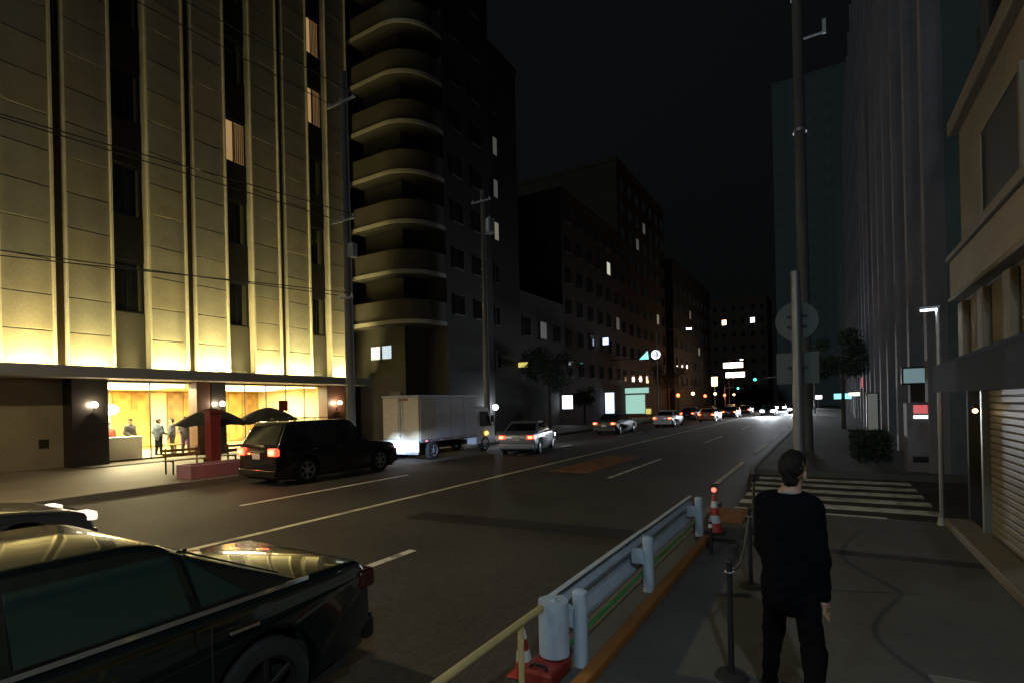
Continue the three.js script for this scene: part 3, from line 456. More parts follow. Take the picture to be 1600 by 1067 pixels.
  mesh('grille', rbox(W * 0.42, 0.14, 0.03, 0.012, 0, hy - 0.02, zz(0.01)), 'blackMetal', t);
  return t;
}
const sedanWin = (L, H) => [[[1.72, 0.99], [2.42, 0.99], [2.42, H - 0.10], [2.14, H - 0.10]], [[2.50, 0.99], [3.28, 0.99], [3.22, H - 0.10], [2.50, H - 0.10]], [[3.34, 0.99], [L - 1.08, 1.0], [L - 1.42, H - 0.13], [3.30, H - 0.11]]];
const sedan = (paint, lamps, x = {}) => ({ L: 4.7, W: 1.74, H: 1.44, paint, lamps, windows: sedanWin(4.7, 1.44), rearTop: 3.25, roofEnd: 2.95, rearBase: 4.0, chromeBelt: true, ...x });
// near car speeding past: its front points towards +z
makeCar('passing_car', 'black sedan with dark teal windows passing close beside the guardrail', 'car', [-3.98, 0, -0.72], Math.PI, sedan('carGreenBlack', { head: 'headCool' }, { H: 1.42, L: 4.7, glass: 'tealGlass', rim: 'blackMetal', chromeSide: true, trim: 'chrome', windows: sedanWin(4.7, 1.42), bumper: 'carBlack' }));
makeCar('sedan', 'dark sedan at the left edge with one pale front lamp lit', 'car', [-10.1, 0, -1.15], 0, sedan('carGrey', { head: 'headPale' }));
makeCar('sport_utility_vehicle', 'large black sport utility vehicle with glowing tail lights before the hotel', 'car', [-14.03, 0, -11.55], 0, { L: 4.85, W: 1.95, H: 1.84, belt: 1.12, hood: 1.06, nose: 0.75, deck: 1.12, wr: 0.39, f0: 0.93, r0: 1.0, cowl: 1.35, wsTop: 2.0, roofEnd: 4.2, rearTop: 4.42, rearBase: 4.78, paint: 'carBlack', tumble: 0.18, lamps: { tail: true, head: 'headCool' }, tailY: 0.98, tailH: 0.22, tailW: 0.34, headY: 0.82, plateY: 0.86, trim: 'chrome', chromeBelt: false, windows: [[[1.75, 1.19], [2.55, 1.19], [2.55, 1.70], [2.12, 1.70]], [[2.63, 1.19], [3.45, 1.19], [3.45, 1.71], [2.63, 1.71]], [[3.53, 1.19], [4.45, 1.20], [4.28, 1.68], [3.53, 1.71]]] });
{ // roof rails and head lamp light of the parked car
  const car = scene.getObjectByName('sport_utility_vehicle'); for (const s of [-1, 1]) { mesh('roof_rail', tube([[s * 0.66, 1.83, -0.2], [s * 0.66, 1.89, -0.05], [s * 0.66, 1.89, 1.5], [s * 0.66, 1.83, 1.68]], 0.016, 20, 6), 'chrome', car); const l = lit(new THREE.SpotLight(L3(0.50, 0.68, 1), 60, 0, 0.42, 1), s * 0.7, 0.82, -2.52); l.target.position.set(s * 0.35 - 0.8, 0.15, -6); l.name = 'headlight_light'; car.add(l, l.target); const r = lit(new THREE.PointLight(L3(1, 0.15, 0.04), 0.5), s * 0.72, 0.98, 2.6); r.name = 'taillight_light'; car.add(r); }
}
makeCar('sedan', 'silver sedan with red tail lights beyond the box truck', 'car', [-12.0, 0, -21.6], 0.26, sedan('carSilver', { tail: true, head: 'headCool' }, { plateY: 0.72 }));
makeCar('sedan', 'dark grey sedan with red tail lights far beyond the silver one', 'car', [-12.9, 0, -36], 0, sedan('carGrey', { tail: true }));
makeCar('sedan', 'white sedan with a bright rear on the far lane', 'car', [-11.9, 0, -47], 0, sedan('carWhite', { tail: true }));
makeCar('sedan', 'orange taxi sedan farther down the street', 'car', [-10.4, 0, -58], 0, sedan('carOrange', { tail: true }));
makeCar('sedan', 'navy sedan with red lights beyond the orange taxi', 'car', [-10.0, 0, -70], 0, sedan('carNavy', { tail: true }));
makeCar('sedan', 'dark sedan farthest down the departing lane', 'car', [-10.3, 0, -86], 0, sedan('carGrey', { tail: true }));
const oncoming = (label, x, z, k) => { const c = makeCar('sedan', label, 'car', [x, 0, z], Math.PI, sedan('carGrey', { head: 'headCool' }, { headH: 0.24, headW: 0.46 }), 'oncoming cars'); for (const s of [-1, 1]) { const l = lit(new THREE.SpotLight(L3(0.85, 0.92, 1), k, 0, 0.5, 0.8), s * 0.6, 0.66, -2.42); l.target.position.set(s * 0.6, 0.1, -14); l.name = 'headlight_light'; c.add(l, l.target); } };
oncoming('oncoming car with blazing white headlights', -6.5, -78, 500); oncoming('oncoming car behind the blazing headlights', -4.1, -104, 300); oncoming('farthest oncoming car in the kerb lane', -3.6, -128, 300); oncoming('oncoming car in the kerb lane beside the blazing headlights', -3.8, -88, 300); oncoming('oncoming car near the centre line well behind the others', -7.2, -112, 300);
makeCar('sedan', 'navy sedan parked with red lights below the round signs', 'car', [-13.6, 0, -64], 0, sedan('carNavy', { tail: true })); makeCar('sedan', 'grey sedan parked with red lights ahead of the navy one', 'car', [-13.8, 0, -76], 0, sedan('carGrey', { tail: true })); makeCar('sedan', 'orange sedan parked farthest along the hotel side', 'car', [-13.7, 0, -96], 0, sedan('carOrange', { tail: true }));
{ // box truck
  const t = thing('box_truck', 'white box truck parked ahead of the black vehicle', 'truck', [-14.85, 0, -16.0]);
  const W = 2.0, yb = 0.82, yt = 2.62, zr = 0, zf = -3.95;
  mesh('cargo_box', span(-W / 2 + 0.03, W / 2 - 0.03, yb, yt, zr - 0.03, zf), 'truckBox', t);
  for (let i = 0; i < 4; i++) mesh('side_panel', rbox(0.03, yt - yb - 0.16, 0.96, 0.008, W / 2 - 0.012, (yb + yt) / 2, zr - 0.53 - i * 0.975), i ? 'truckBox' : 'truckWood', t);
  for (const s of [-1, 1]) { const d = mesh('rear_door', rbox(W / 2 - 0.06, yt - yb - 0.12, 0.04, 0.01, s * (W / 4 - 0.005), (yb + yt) / 2, 0.0), 'truckWood', t); mesh('door_bar', cyl(0.014, 0.014, yt - yb - 0.2, s * 0.12, (yb + yt) / 2, 0.035, 0, 0, 0, 8), 'steelGrey', d); }
  mesh('top_rail', [rbox(W + 0.02, 0.07, 0.08, 0.01, 0, yt + 0.0, 0.0), rbox(0.06, 0.07, 3.95, 0.01, W / 2, yt, zf / 2), rbox(0.06, 0.07, 3.95, 0.01, -W / 2, yt, zf / 2)], 'steelGrey', t);
  mesh('bottom_rail', [rbox(0.06, 0.10, 3.95, 0.01, W / 2 + 0.01, yb - 0.02, zf / 2), rbox(0.06, 0.1, 3.95, 0.01, -W / 2 - 0.01, yb - 0.02, zf / 2)], 'steelGrey', t);
  mesh('red_mark', rbox(0.5, 0.09, 0.006, 0.002, 0.18, yt - 0.14, 0.024), 'redPaint', t);
  mesh('tail_lift', rbox(W - 0.1, 0.46, 0.06, 0.015, 0, 0.60, 0.02), 'carWhite', t);
  mesh('bumper', rbox(W - 0.2, 0.12, 0.1, 0.02, 0, 0.32, 0.0), 'steelGrey', t);
  for (const s of [-1, 1]) { const l = mesh('taillight', rbox(0.26, 0.12, 0.06, 0.015, s * 0.78, 0.46, 0.06), 'tailRed', t); mesh('bulb', rbox(0.1, 0.07, 0.02, 0.008, s * 0.80, 0.46, 0.095), 'tailCore', l); }
  mesh('number_plate', rbox(0.36, 0.18, 0.02, 0.006, 0.05, 0.38, 0.06), 'plate', t);
  for (let i = 0; i < 4; i++) mesh('marker_lamp', rbox(0.02, 0.05, 0.09, 0.006, W / 2 + 0.045, yb - 0.02, -0.35 - i * 0.95), i === 0 ? 'tailRed' : 'dimWindow', t);
  const cab = new THREE.Shape(); cab.moveTo(0, 0.42); cab.lineTo(0, 2.02); cab.quadraticCurveTo(0.1, 2.1, 0.4, 2.1); cab.lineTo(1.0, 2.06); cab.lineTo(1.52, 1.12); cab.lineTo(1.58, 0.42); cab.lineTo(0, 0.42);
  const cg = new THREE.ExtrudeGeometry(cab, { depth: 1.72, bevelEnabled: true, bevelThickness: 0.06, bevelSize: 0.04, bevelSegments: 2 }); cg.translate(0, 0, -0.86); cg.rotateY(Math.PI / 2); cg.translate(0, 0, -4.05);
  mesh('cab', cg, 'carWhite', t);
  for (const s of [-1, 1]) { mesh('side_window', s > 0 ? slab4([[0.925, 1.2, -4.35], [0.925, 1.2, -5.35], [0.925, 1.9, -5.0], [0.925, 1.9, -4.35]], 0.01) : slab4([[-0.925, 1.2, -4.35], [-0.925, 1.9, -4.35], [-0.925, 1.9, -5.0], [-0.925, 1.2, -5.35]], 0.01), 'darkGlass', t); mesh('indicator_lamp', rbox(0.05, 0.14, 0.2, 0.015, s * 0.95, 0.86, -4.85), 'amber', t); mesh('mirror', [rbox(0.16, 0.3, 0.06, 0.02, s * 1.06, 1.55, -5.2), box(0.1, 0.03, 0.03, s * 0.96, 1.62, -5.2)], 'blackMetal', t); mesh('headlight', rbox(0.3, 0.14, 0.05, 0.02, s * 0.6, 0.66, -5.66), 'headCool', t); const l = lit(new THREE.SpotLight(L3(0.72, 0.85, 1), 70, 0, 0.5, 0.8), s * 0.6, 0.66, -5.75); l.target.position.set(s * 0.6 + 3.1, 0.5, -9); l.name = 'headlight_light'; t.add(l, l.target); }
  mesh('chassis', span(-0.4, 0.4, 0.4, 0.62, -0.1, -5.4), 'rubber', t);
  const wg = wheelG(0.37, 0.22); for (const s of [-1, 1]) for (const z of [-0.95, -4.75]) { const w = share('wheel', wg.tyre, 'tyre', t, s * 0.82, 0.37, z, s > 0 ? 0 : Math.PI); share('rim', wg.rim, 'steelGrey', w); share('wheel_disc', wg.back, 'blackMetal', w); }
  mesh('axle', [cyl(0.05, 0.05, 1.5, 0, 0.37, -0.95, 0, 0, Math.PI / 2), cyl(0.05, 0.05, 1.5, 0, 0.37, -4.75, 0, 0, Math.PI / 2)], 'rubber', t);
}

// ---------- guardrail, railings, cones ----------
{
  const t = thing('guardrail', 'pale blue white steel guardrail with round end and posts', 'guardrail', [-1.8, 0.15, 0]);
  const z0 = -3.55, z1 = -8.5, prof = new THREE.Shape(); // W beam section in x,y
  const pts = [[0, 0.16], [0.0, 0.20], [-0.03, 0.235], [-0.07, 0.26], [-0.075, 0.31], [-0.07, 0.36], [-0.01, 0.40], [0.0, 0.43], [-0.03, 0.45], [-0.07, 0.475], [-0.075, 0.51], [-0.06, 0.535], [0, 0.545]].map(([x, y]) => [x - 0.03, y - 0.02]);
  prof.moveTo(...pts[0]); for (const p of pts.slice(1)) prof.lineTo(...p); for (const p of pts.slice().reverse()) prof.lineTo(p[0] + 0.008, p[1] + 0.002); 
  const beam = (za, zb) => { const g = new THREE.ExtrudeGeometry(prof, { depth: za - zb, bevelEnabled: false, steps: 1 }); g.translate(0, 0, zb); return g; };
  mesh('beam', beam(z0, -6.0), 'railWhite', t); mesh('beam', beam(-6.008, z1).translate(0.012, 0, 0), 'railWhite', t);
  const endS = new THREE.Shape(); // rounded wrap-round end
  const ea = []; for (let i = 0; i <= 16; i++) { const a = -0.1 + i / 16 * (Math.PI + 0.35); ea.push([Math.cos(a) * 0.115, Math.sin(a) * 0.115]); }
  endS.moveTo(...ea[0]); ea.slice(1).forEach((p) => endS.lineTo(...p)); ea.slice().reverse().forEach((p) => endS.lineTo(p[0] * 0.95, p[1] * 0.95));
  const eg = new THREE.ExtrudeGeometry(endS, { depth: 0.40, bevelEnabled: false }); eg.rotateX(-Math.PI / 2); eg.rotateY(Math.PI); eg.translate(0.02, 0.135, z0 + 0.03); mesh('end_wrap', eg, 'railWhite', t);
  mesh('end_cap', [cyl(0.108, 0.108, 0.012, 0.02, 0.53, z0 + 0.03), cyl(0.022, 0.022, 0.02, 0.03, 0.545, z0 + 0.05, 0, 0, 0, 6)], 'railWhite', t);
  for (const z of [-3.70, -5.5, -8.1]) { const p = mesh('post', cyl(0.057, 0.057, 0.56, 0.155, 0.28 - 0.005, z), 'railWhite', t); mesh('post_cap', put(new THREE.SphereGeometry(0.059, 18, 8, 0, Math.PI * 2, 0, Math.PI / 2).scale(1, 0.45, 1), 0.155, 0.555, z), 'railWhite', p); mesh('bracket', rbox(0.13, 0.16, 0.07, 0.01, 0.045, 0.36, z), 'railWhite', p); mesh('bolt', cyl(0.014, 0.014, 0.03, -0.055, 0.36, z, 0, 0, Math.PI / 2, 6), 'steelGrey', p); }
  const y = thing('yellow_handrail', 'yellow pipe handrail running in front of the guardrail', 'railing', [-1.8, 0.15, 0]);
  mesh('rail', [tube([[0, 0.53, -0.6], [0, 0.53, -2.2], [0, 0.525, -3.36]], 0.026, 12, 10)], 'yellowPaint', y); for (const z of [-0.7, -1.9, -3.06]) mesh('post', cyl(0.021, 0.021, 0.53, 0, 0.265, z), 'yellowPaint', y);
  const g = thing('green_pipe', 'thin green pipe running under the guardrail beam', 'pipe', [-1.72, 0.15, 0]); mesh('pipe', tube([[0, 0.16, -3.62], [0.0, 0.165, -5.0], [0.0, 0.17, -6.5], [0, 0.17, -8.2]], 0.018, 24, 8), 'greenPaint', g); for (const z of [-3.64, -5.6, -8.15]) mesh('clip', box(0.03, 0.16, 0.03, 0, 0.08, z), 'blackMetal', g);
  const p = thing('orange_barrier_beam', 'long orange painted beam lying along the kerb by the guardrail', 'beam', [-1.50, 0.15, -5.4]); mesh('beam', rbox(0.10, 0.08, 5.0, 0.012, 0, 0.042, 0), 'orangePaint', p); for (const z of [-2.2, 0, 2.2]) mesh('strap', box(0.106, 0.084, 0.05, 0, 0.043, z), 'rustPaint', p);
}
{ // striped delineator and cones
  const cone = (name, label, x, y, z, s, lamp, tilt = 0) => { const t = thing(name, label, 'traffic cone', [x, y, z], 0); t.rotation.z = tilt; t.scale.setScalar(s); mesh('base', rbox(0.36, 0.04, 0.36, 0.02, 0, 0.02, 0), lamp ? 'rubber' : 'coneRed', t); const r = (h) => 0.135 - 0.105 * h / 0.7; for (const [a, b, m] of [[0.04, 0.20, 'coneRed'], [0.20, 0.34, 'coneWhite'], [0.34, 0.48, 'coneRed'], [0.48, 0.60, 'coneWhite'], [0.60, 0.7, 'coneRed']]) mesh('band', cyl(r(a), r(b), b - a, 0, (a + b) / 2, 0), m, t); mesh('tip', put(new THREE.SphereGeometry(0.03, 12, 8), 0, 0.7, 0), 'coneRed', t); if (lamp) { mesh('stem', cyl(0.012, 0.012, 0.08, 0, 0.74, 0), 'blackMetal', t); mesh('lamp', sph(0.045, 0, 0.80, 0), 'coneLamp', t); } return t; };
  cone('traffic_cone', 'red and white traffic cone with glowing lamp at the guardrail end', -1.47, 0.15, -8.35, 0.82, true);
  cone('traffic_cone', 'red and white traffic cone beside the rounded guardrail end', -2.10, 0.0, -3.62, 0.60, false, 0.06);
  const b = thing('red_weight', 'red rubber weight block below the guardrail end', 'weight', [-1.79, 0.15, -3.42]); mesh('block', rbox(0.24, 0.115, 0.36, 0.03, 0, 0.058, 0), 'redPaint', b); mesh('grip', tube([[-0.06, 0.10, 0.14], [-0.06, 0.14, 0.14], [0.06, 0.14, 0.14], [0.06, 0.10, 0.14]], 0.012, 16, 6), 'blackMetal', b);
  const r = thing('reflector_post', 'short dark reflector post by the orange beam', 'post', [-1.32, 0.15, -7.2]); mesh('post', cyl(0.025, 0.02, 0.42, 0, 0.21, 0), 'blackMetal', r); mesh('reflector', cyl(0.026, 0.026, 0.05, 0, 0.37, 0), 'coneWhite', r);
  // rope fence of dark posts
  const zs = [-4.05, -6.1, -8.6], xs = [-0.62, -0.72, -0.95];
  zs.forEach((z, i) => { const q = thing('fence_post', ['dark rope fence post beside the walking person', 'dark rope fence post beyond the walking person', 'dark rope fence post farthest from the camera'][i], 'post', [xs[i], 0.15, z], 0, 'rope fence posts'); mesh('base', cyl(0.12, 0.1, 0.03, 0, 0.015, 0), 'rubber', q); mesh('post', cyl(0.022, 0.02, 0.80, 0, 0.42, 0), 'blackMetal', q); mesh('cap', sph(0.027, 0, 0.83, 0, 12), 'blackMetal', q); mesh('ring', put(new THREE.TorusGeometry(0.03, 0.006, 6, 14), 0, 0.76, 0, Math.PI / 2), 'steelGrey', q); });
  M.rope = mat('rope', L3(0.10, 0.105, 0.08), 0.9);
  for (let i = 0; i < 2; i++) { const a = [xs[i], 0.91, zs[i]], c = [xs[i + 1], 0.91, zs[i + 1]]; tag(mesh('fence_rope', tube([a, [(a[0] + c[0]) / 2, 0.72, (a[2] + c[2]) / 2], c], 0.011, 24, 6), 'rope'), ['sagging rope of the fence beside the walking person', 'sagging rope at the far end of the fence'][i], 'rope', 'rope fence'); }
  const mh = thing('pavement_cover', 'flat grey access cover set in the pavement corner', 'cover', [0.92, 0.15, -4.55], 0.1); mesh('cover_frame', rbox(0.62, 0.012, 0.42, 0.004, 0, 0.004, 0), 'steelGrey', mh); mesh('cover_plate', rbox(0.56, 0.012, 0.36, 0.004, 0, 0.008, 0), 'kerb', mh);
}

// ---------- poles, wires, lamps ----------
{
  const pole = thing('utility_pole', 'tall concrete utility pole at the corner of the hotel', 'pole', [-16.35, 0.15, -14.75]); mesh('shaft', cyl(0.19, 0.13, 15.5, 0, 7.75, 0), 'concretePole', pole);
  for (const [y, w] of [[9.5, 1.3], [6.4, 0.9], [14.2, 1.6]]) { const c = mesh('cross_arm', rbox(w, 0.08, 0.08, 0.01, 0, y, 0.17), 'steelGrey', pole); for (const s of [-1, 0, 1]) mesh('insulator', cyl(0.035, 0.03, 0.12, s * w * 0.42, y + 0.1, 0.17), 'coneWhite', c); }
  mesh('junction_box', rbox(0.32, 0.55, 0.26, 0.02, 0.28, 8.3, 0), 'steelGrey', pole);
  const p2 = thing('utility_pole', 'utility pole with lamp and transformer beyond the balcony tower', 'pole', [-17.0, 0.15, -25.6]); mesh('shaft', cyl(0.19, 0.12, 14.6, 0, 7.3, 0), 'concretePole', p2); mesh('transformer', [cyl(0.3, 0.3, 0.8, 0.45, 12.4, 0), cyl(0.05, 0.05, 0.2, 0.45, 12.9, 0)], 'steelGrey', p2); { const c = mesh('cross_arm', rbox(1.4, 0.08, 0.08, 0.01, 0, 13.9, 0.16), 'steelGrey', p2); for (const s of [-1, 0, 1]) mesh('insulator', cyl(0.035, 0.03, 0.12, s * 0.58, 14.0, 0.16), 'coneWhite', c); } for (let i = 0; i < 6; i++) mesh('step_bolt', cyl(0.012, 0.012, 0.2, (i % 2 ? 0.2 : -0.2), 9 + i * 0.5, 0, 0, 0, Math.PI / 2, 6), 'steelGrey', p2);
  const wires = [[14.5, -0.67, 14.3, 'topmost'], [14.5, 0.67, 13.9, 'second highest'], [9.8, -0.5, 9.6, 'third highest'], [9.8, 0.5, 9.1, 'fourth highest'], [6.7, -0.36, 6.3, 'second lowest'], [6.7, 0.36, 5.9, 'lowest']];
  for (const [y, dx, ym, w] of wires) tag(mesh('overhead_wire', tube([[-16.35 + dx, y, 22], [-16.35 + dx, ym - 0.5, 4], [-16.35 + dx, y, -14.6]], 0.016, 60, 6), 'wire'), w + ' overhead wire crossing the hotel front to the corner pole', 'wire', 'overhead wires');
  mat('signBack', L3(0.13, 0.15, 0.15), 0.6, { metalness: 0.3 }); const sp = thing('sign_pole', 'grey pole carrying two sign plates seen from behind past the crossing', 'sign', [-0.66, 0.15, -16.95]); mesh('pole', cyl(0.15, 0.12, 5.6, 0, 2.8, 0), 'steelGrey', sp); mesh('sign_plate', put(cyl(0.55, 0.55, 0.03, 0, 0, 0, Math.PI / 2, 0, 0, 32), 0, 4.22, -0.18), 'signBack', sp); mesh('sign_plate', rbox(1.08, 0.9, 0.03, 0.01, 0, 2.88, -0.18), 'signBack', sp); mesh('clamp', [box(0.5, 0.06, 0.06, 0, 4.35, -0.14), box(0.5, 0.06, 0.06, 0, 2.9, -0.14), box(0.5, 0.06, 0.06, 0, 4.05, -0.14)], 'blackMetal', sp);
  const up = thing('utility_pole', 'very tall dim utility pole behind the sign plates', 'pole', [-0.62, 0.15, -22.5]); mesh('shaft', cyl(0.22, 0.15, 26, 0, 13, 0), 'concretePole', up); mesh('collar', [cyl(0.24, 0.24, 0.12, 0, 12, 0), cyl(0.22, 0.22, 0.12, 0, 17, 0)], 'steelGrey', up); mesh('bracket_arm', [rbox(0.9, 0.06, 0.06, 0.01, 0.45, 15.4, 0), box(0.12, 0.5, 0.12, 0.85, 15.6, 0)], 'steelGrey', up);
}
const streetLamp = (label, [x, z], h, arm, head, k, col, parts = true) => {
  const t = thing('street_lamp', label, 'street lamp', [x, 0.15, z]); mesh('post', cyl(0.09, 0.055, h, 0, h / 2, 0), 'steelGrey', t); mesh('base', cyl(0.14, 0.11, 0.3, 0, 0.15, 0), 'steelGrey', t);
  mesh('arm', tube([[0, h - 0.05, 0], [arm * 0.4, h + 0.12, 0], [arm, h + 0.1, 0]], 0.032, 14, 8), 'steelGrey', t); mesh('lamp_head', rbox(0.62, 0.09, 0.26, 0.03, arm, h + 0.1, 0), 'steelGrey', t); mesh('lamp_lens', rbox(0.5, parts ? 0.14 : 0.03, 0.24, 0.01, arm, h - (parts ? 0.016 : -0.039), 0), head, t);
  const l = lampTo(t, lit(new THREE.RectAreaLight(col, k, 0.44, 0.19), arm, h - 0.1, 0), 'lamp_lens_light'); l.rotation.x = -Math.PI / 2; return t;
};
{ // lit lamp by the shop corner
  const t = thing('street_lamp', 'slender lamp post with white light by the zebra crossing', 'street lamp', [1.52, 0.15, -10.35]); mesh('post', cyl(0.035, 0.028, 3.35, 0, 1.675, 0), 'steelGrey', t); mesh('base', cyl(0.07, 0.05, 0.12, 0, 0.06, 0), 'steelGrey', t); mesh('lamp_head', rbox(0.26, 0.05, 0.10, 0.015, -0.10, 3.36, 0), 'steelGrey', t); mesh('lamp_lens', rbox(0.20, 0.025, 0.085, 0.008, -0.11, 3.33, 0), 'lampCool', t); const l = lampTo(t, lit(new THREE.RectAreaLight(L3(0.85, 0.92, 1), 22, 0.2, 0.08), -0.11, 3.31, 0), 'lamp_lens_light'); l.rotation.x = -Math.PI / 2;
}
{ // unseen bracket lamp added behind the camera to light guardrail and tower
  const t = thing('added_bracket_lamp', 'added unseen bracket lamp on the shop wall behind the camera', 'lamp', [1.83, 5.3, 1.6]); mesh('bracket', tube([[0, -0.2, 0], [-0.3, 0.0, 0], [-0.62, 0.02, 0]], 0.025, 14, 8), 'steelGrey', t); mesh('back_plate', rbox(0.03, 0.3, 0.16, 0.01, -0.015, -0.2, 0), 'steelGrey', t); mesh('lamp_cap', cyl(0.16, 0.05, 0.10, -0.66, 0.04, 0), 'steelGrey', t); mesh('lamp_globe', sph(0.11, -0.66, -0.11, 0), 'lampCool', t); lampTo(t, lit(new THREE.PointLight(L3(0.78, 0.90, 1.0), 36), -0.66, -0.11, 0), 'lamp_globe_light').shadow.radius = 5;
}
streetLamp('added unseen street lamp on the hotel side left of the frame', [-16.4, -1.2], 8.4, 2.2, 'lampWarm', 3300, L3(1, 0.78, 0.44));  // out-of-view lamp, added to brighten the road with warm light
streetLamp('street lamp with white light over the far lanes', [-15.6 - 0.8, -60], 10.0, 3.6, 'lampCool', 120, L3(0.88, 0.93, 1));
streetLamp('small white street lamp down the street beyond the signal bars', [-16.4, -112], 10.0, 2.4, 'lampCool', 80, L3(1, 0.9, 0.75));

// ---------- right-hand shop ----------
{
  const t = thing('corner_shop', 'beige corner shop with roller shutter and dark awning', 'building', [0, 0, 0]);
  const X = 1.83, zc = -10.4;
  mesh('wall', [span(X, X + 9, 2.35, 6.2, zc, 9), span(X, X + 9, 0.15, 2.35, -6.0, 9), span(X + 0.7, X + 9, 0.15, 2.35, zc + 0.002, -6.0)], 'shopBeige', t);
  mesh('upper_wall', span(X + 0.25, X + 9, 6.2, 26, zc + 0.1, 9), 'shopDark', t);
  mesh('cornice', rbox(0.5, 0.22, 19.6, 0.03, X + 0.12, 6.25, (zc + 9) / 2), 'shopBeige', t);
  mesh('sign_band', rbox(0.16, 0.55, 9.2, 0.03, X - 0.08, 3.9, -5.75), 'beigeWall', t);
  mesh('band_moulding', [rbox(0.22, 0.07, 9.3, 0.02, X - 0.09, 4.22, -5.75), rbox(0.2, 0.06, 9.3, 0.02, X - 0.08, 3.6, -5.75)], 'shopBeige', t);
  for (let i = 0; i < 5; i++) mesh('pilaster', rbox(0.09, 0.95, 0.3, 0.02, X - 0.045, 3.05, -10.1 + i * 1.15), 'shopBeige', t);
  const sg = mesh('box_sign', rbox(0.16, 1.0, 1.5, 0.03, X - 0.08, 4.78, -7.6), 'shopDark', t); mesh('sign_frame', [rbox(0.20, 0.07, 1.56, 0.01, X - 0.08, 5.30, -7.6), rbox(0.20, 0.07, 1.56, 0.01, X - 0.08, 4.29, -7.6), box(0.2, 0.96, 0.07, X - 0.08, 4.795, -8.36), box(0.2, 0.96, 0.07, X - 0.08, 4.795, -6.84)], 'shopBeige', sg);
  // shutter slats
  const sl = planarUV(put(new THREE.CylinderGeometry(0.045, 0.045, 3.38, 10, 1, false, 0, Math.PI).scale(0.45, 1, 1), 0, 0, 0, Math.PI / 2, 0, 0));
  const sg2 = mesh('shutter', span(X + 0.10, X + 0.12, 0.17, 2.33, -9.38, -6.02), 'shutterPaint', t);
  const slatG = planarUV(put(rbox(0.035, 0.082, 3.34, 0.016, 0, 0, 0), 0, 0, 0)); for (let i = 0; i < 24; i++) share('slat', slatG, 'shutterPaint', sg2, X + 0.085, 0.22 + i * 0.089, -7.7);
  void sl;
  mesh('shutter_rail', [rbox(0.12, 2.2, 0.08, 0.01, X + 0.05, 1.25, -9.42), rbox(0.12, 2.2, 0.08, 0.01, X + 0.05, 1.25, -5.98)], 'steelGrey', t);
  mesh('door', rbox(0.06, 2.05, 0.86, 0.01, X + 0.66, 1.2, -9.95), 'shopDark', t); mesh('door_handle', cyl(0.012, 0.012, 0.3, X + 0.6, 1.15, -9.65), 'steelGrey', t);
  mesh('corner_post', rbox(0.3, 2.2, 0.12, 0.01, X + 0.16, 1.25, zc + 0.065), 'shopDark', t);
  mesh('sill_step', rbox(0.34, 0.12, 4.3, 0.02, X - 0.12, 0.21, -8.2), 'shopBeige', t);
  const aw = mesh('awning', slab4([[X - 0.002, 2.78, -8.5], [X - 0.63, 2.50, -8.5], [X - 0.63, 2.50, -3.2], [X - 0.002, 2.78, -3.2]], 0.02), 'navyCloth', t); mesh('valance', [box(0.012, 0.32, 5.3, X - 0.637, 2.35, -5.85), slab4([[X - 0.002, 2.2, -8.5], [X - 0.63, 2.2, -8.5], [X - 0.63, 2.49, -8.5], [X - 0.002, 2.77, -8.5]], 0.012)], 'navyCloth', aw);
  const wl = thing('wall_lamp', 'small warm bulb lamp at the shutter edge under the awning', 'lamp', [X - 0.05, 1.93, -9.52]); mesh('holder', cyl(0.02, 0.025, 0.06, 0, 0.06, 0), 'blackMetal', wl); mesh('lamp_bulb', sph(0.032, 0, 0.0, 0, 12), 'lampWarm', wl); lampTo(wl, lit(new THREE.PointLight(L3(1, 0.7, 0.36), 0.10), 0, 0, 0), 'lamp_bulb_light');
  for (let f = 0; f < 6; f++) for (let i = 0; i < 3; i++) { const w = mesh('window', rbox(0.06, 1.6, 1.3, 0.01, X + 0.24, 7.9 + f * 3.1, -9.0 + i * 2.4), 'spandrel', t); mesh('pane', box(0.02, 1.45, 1.15, X + 0.203, 7.9 + f * 3.1, -9.0 + i * 2.4), 'darkGlass', w); }
}

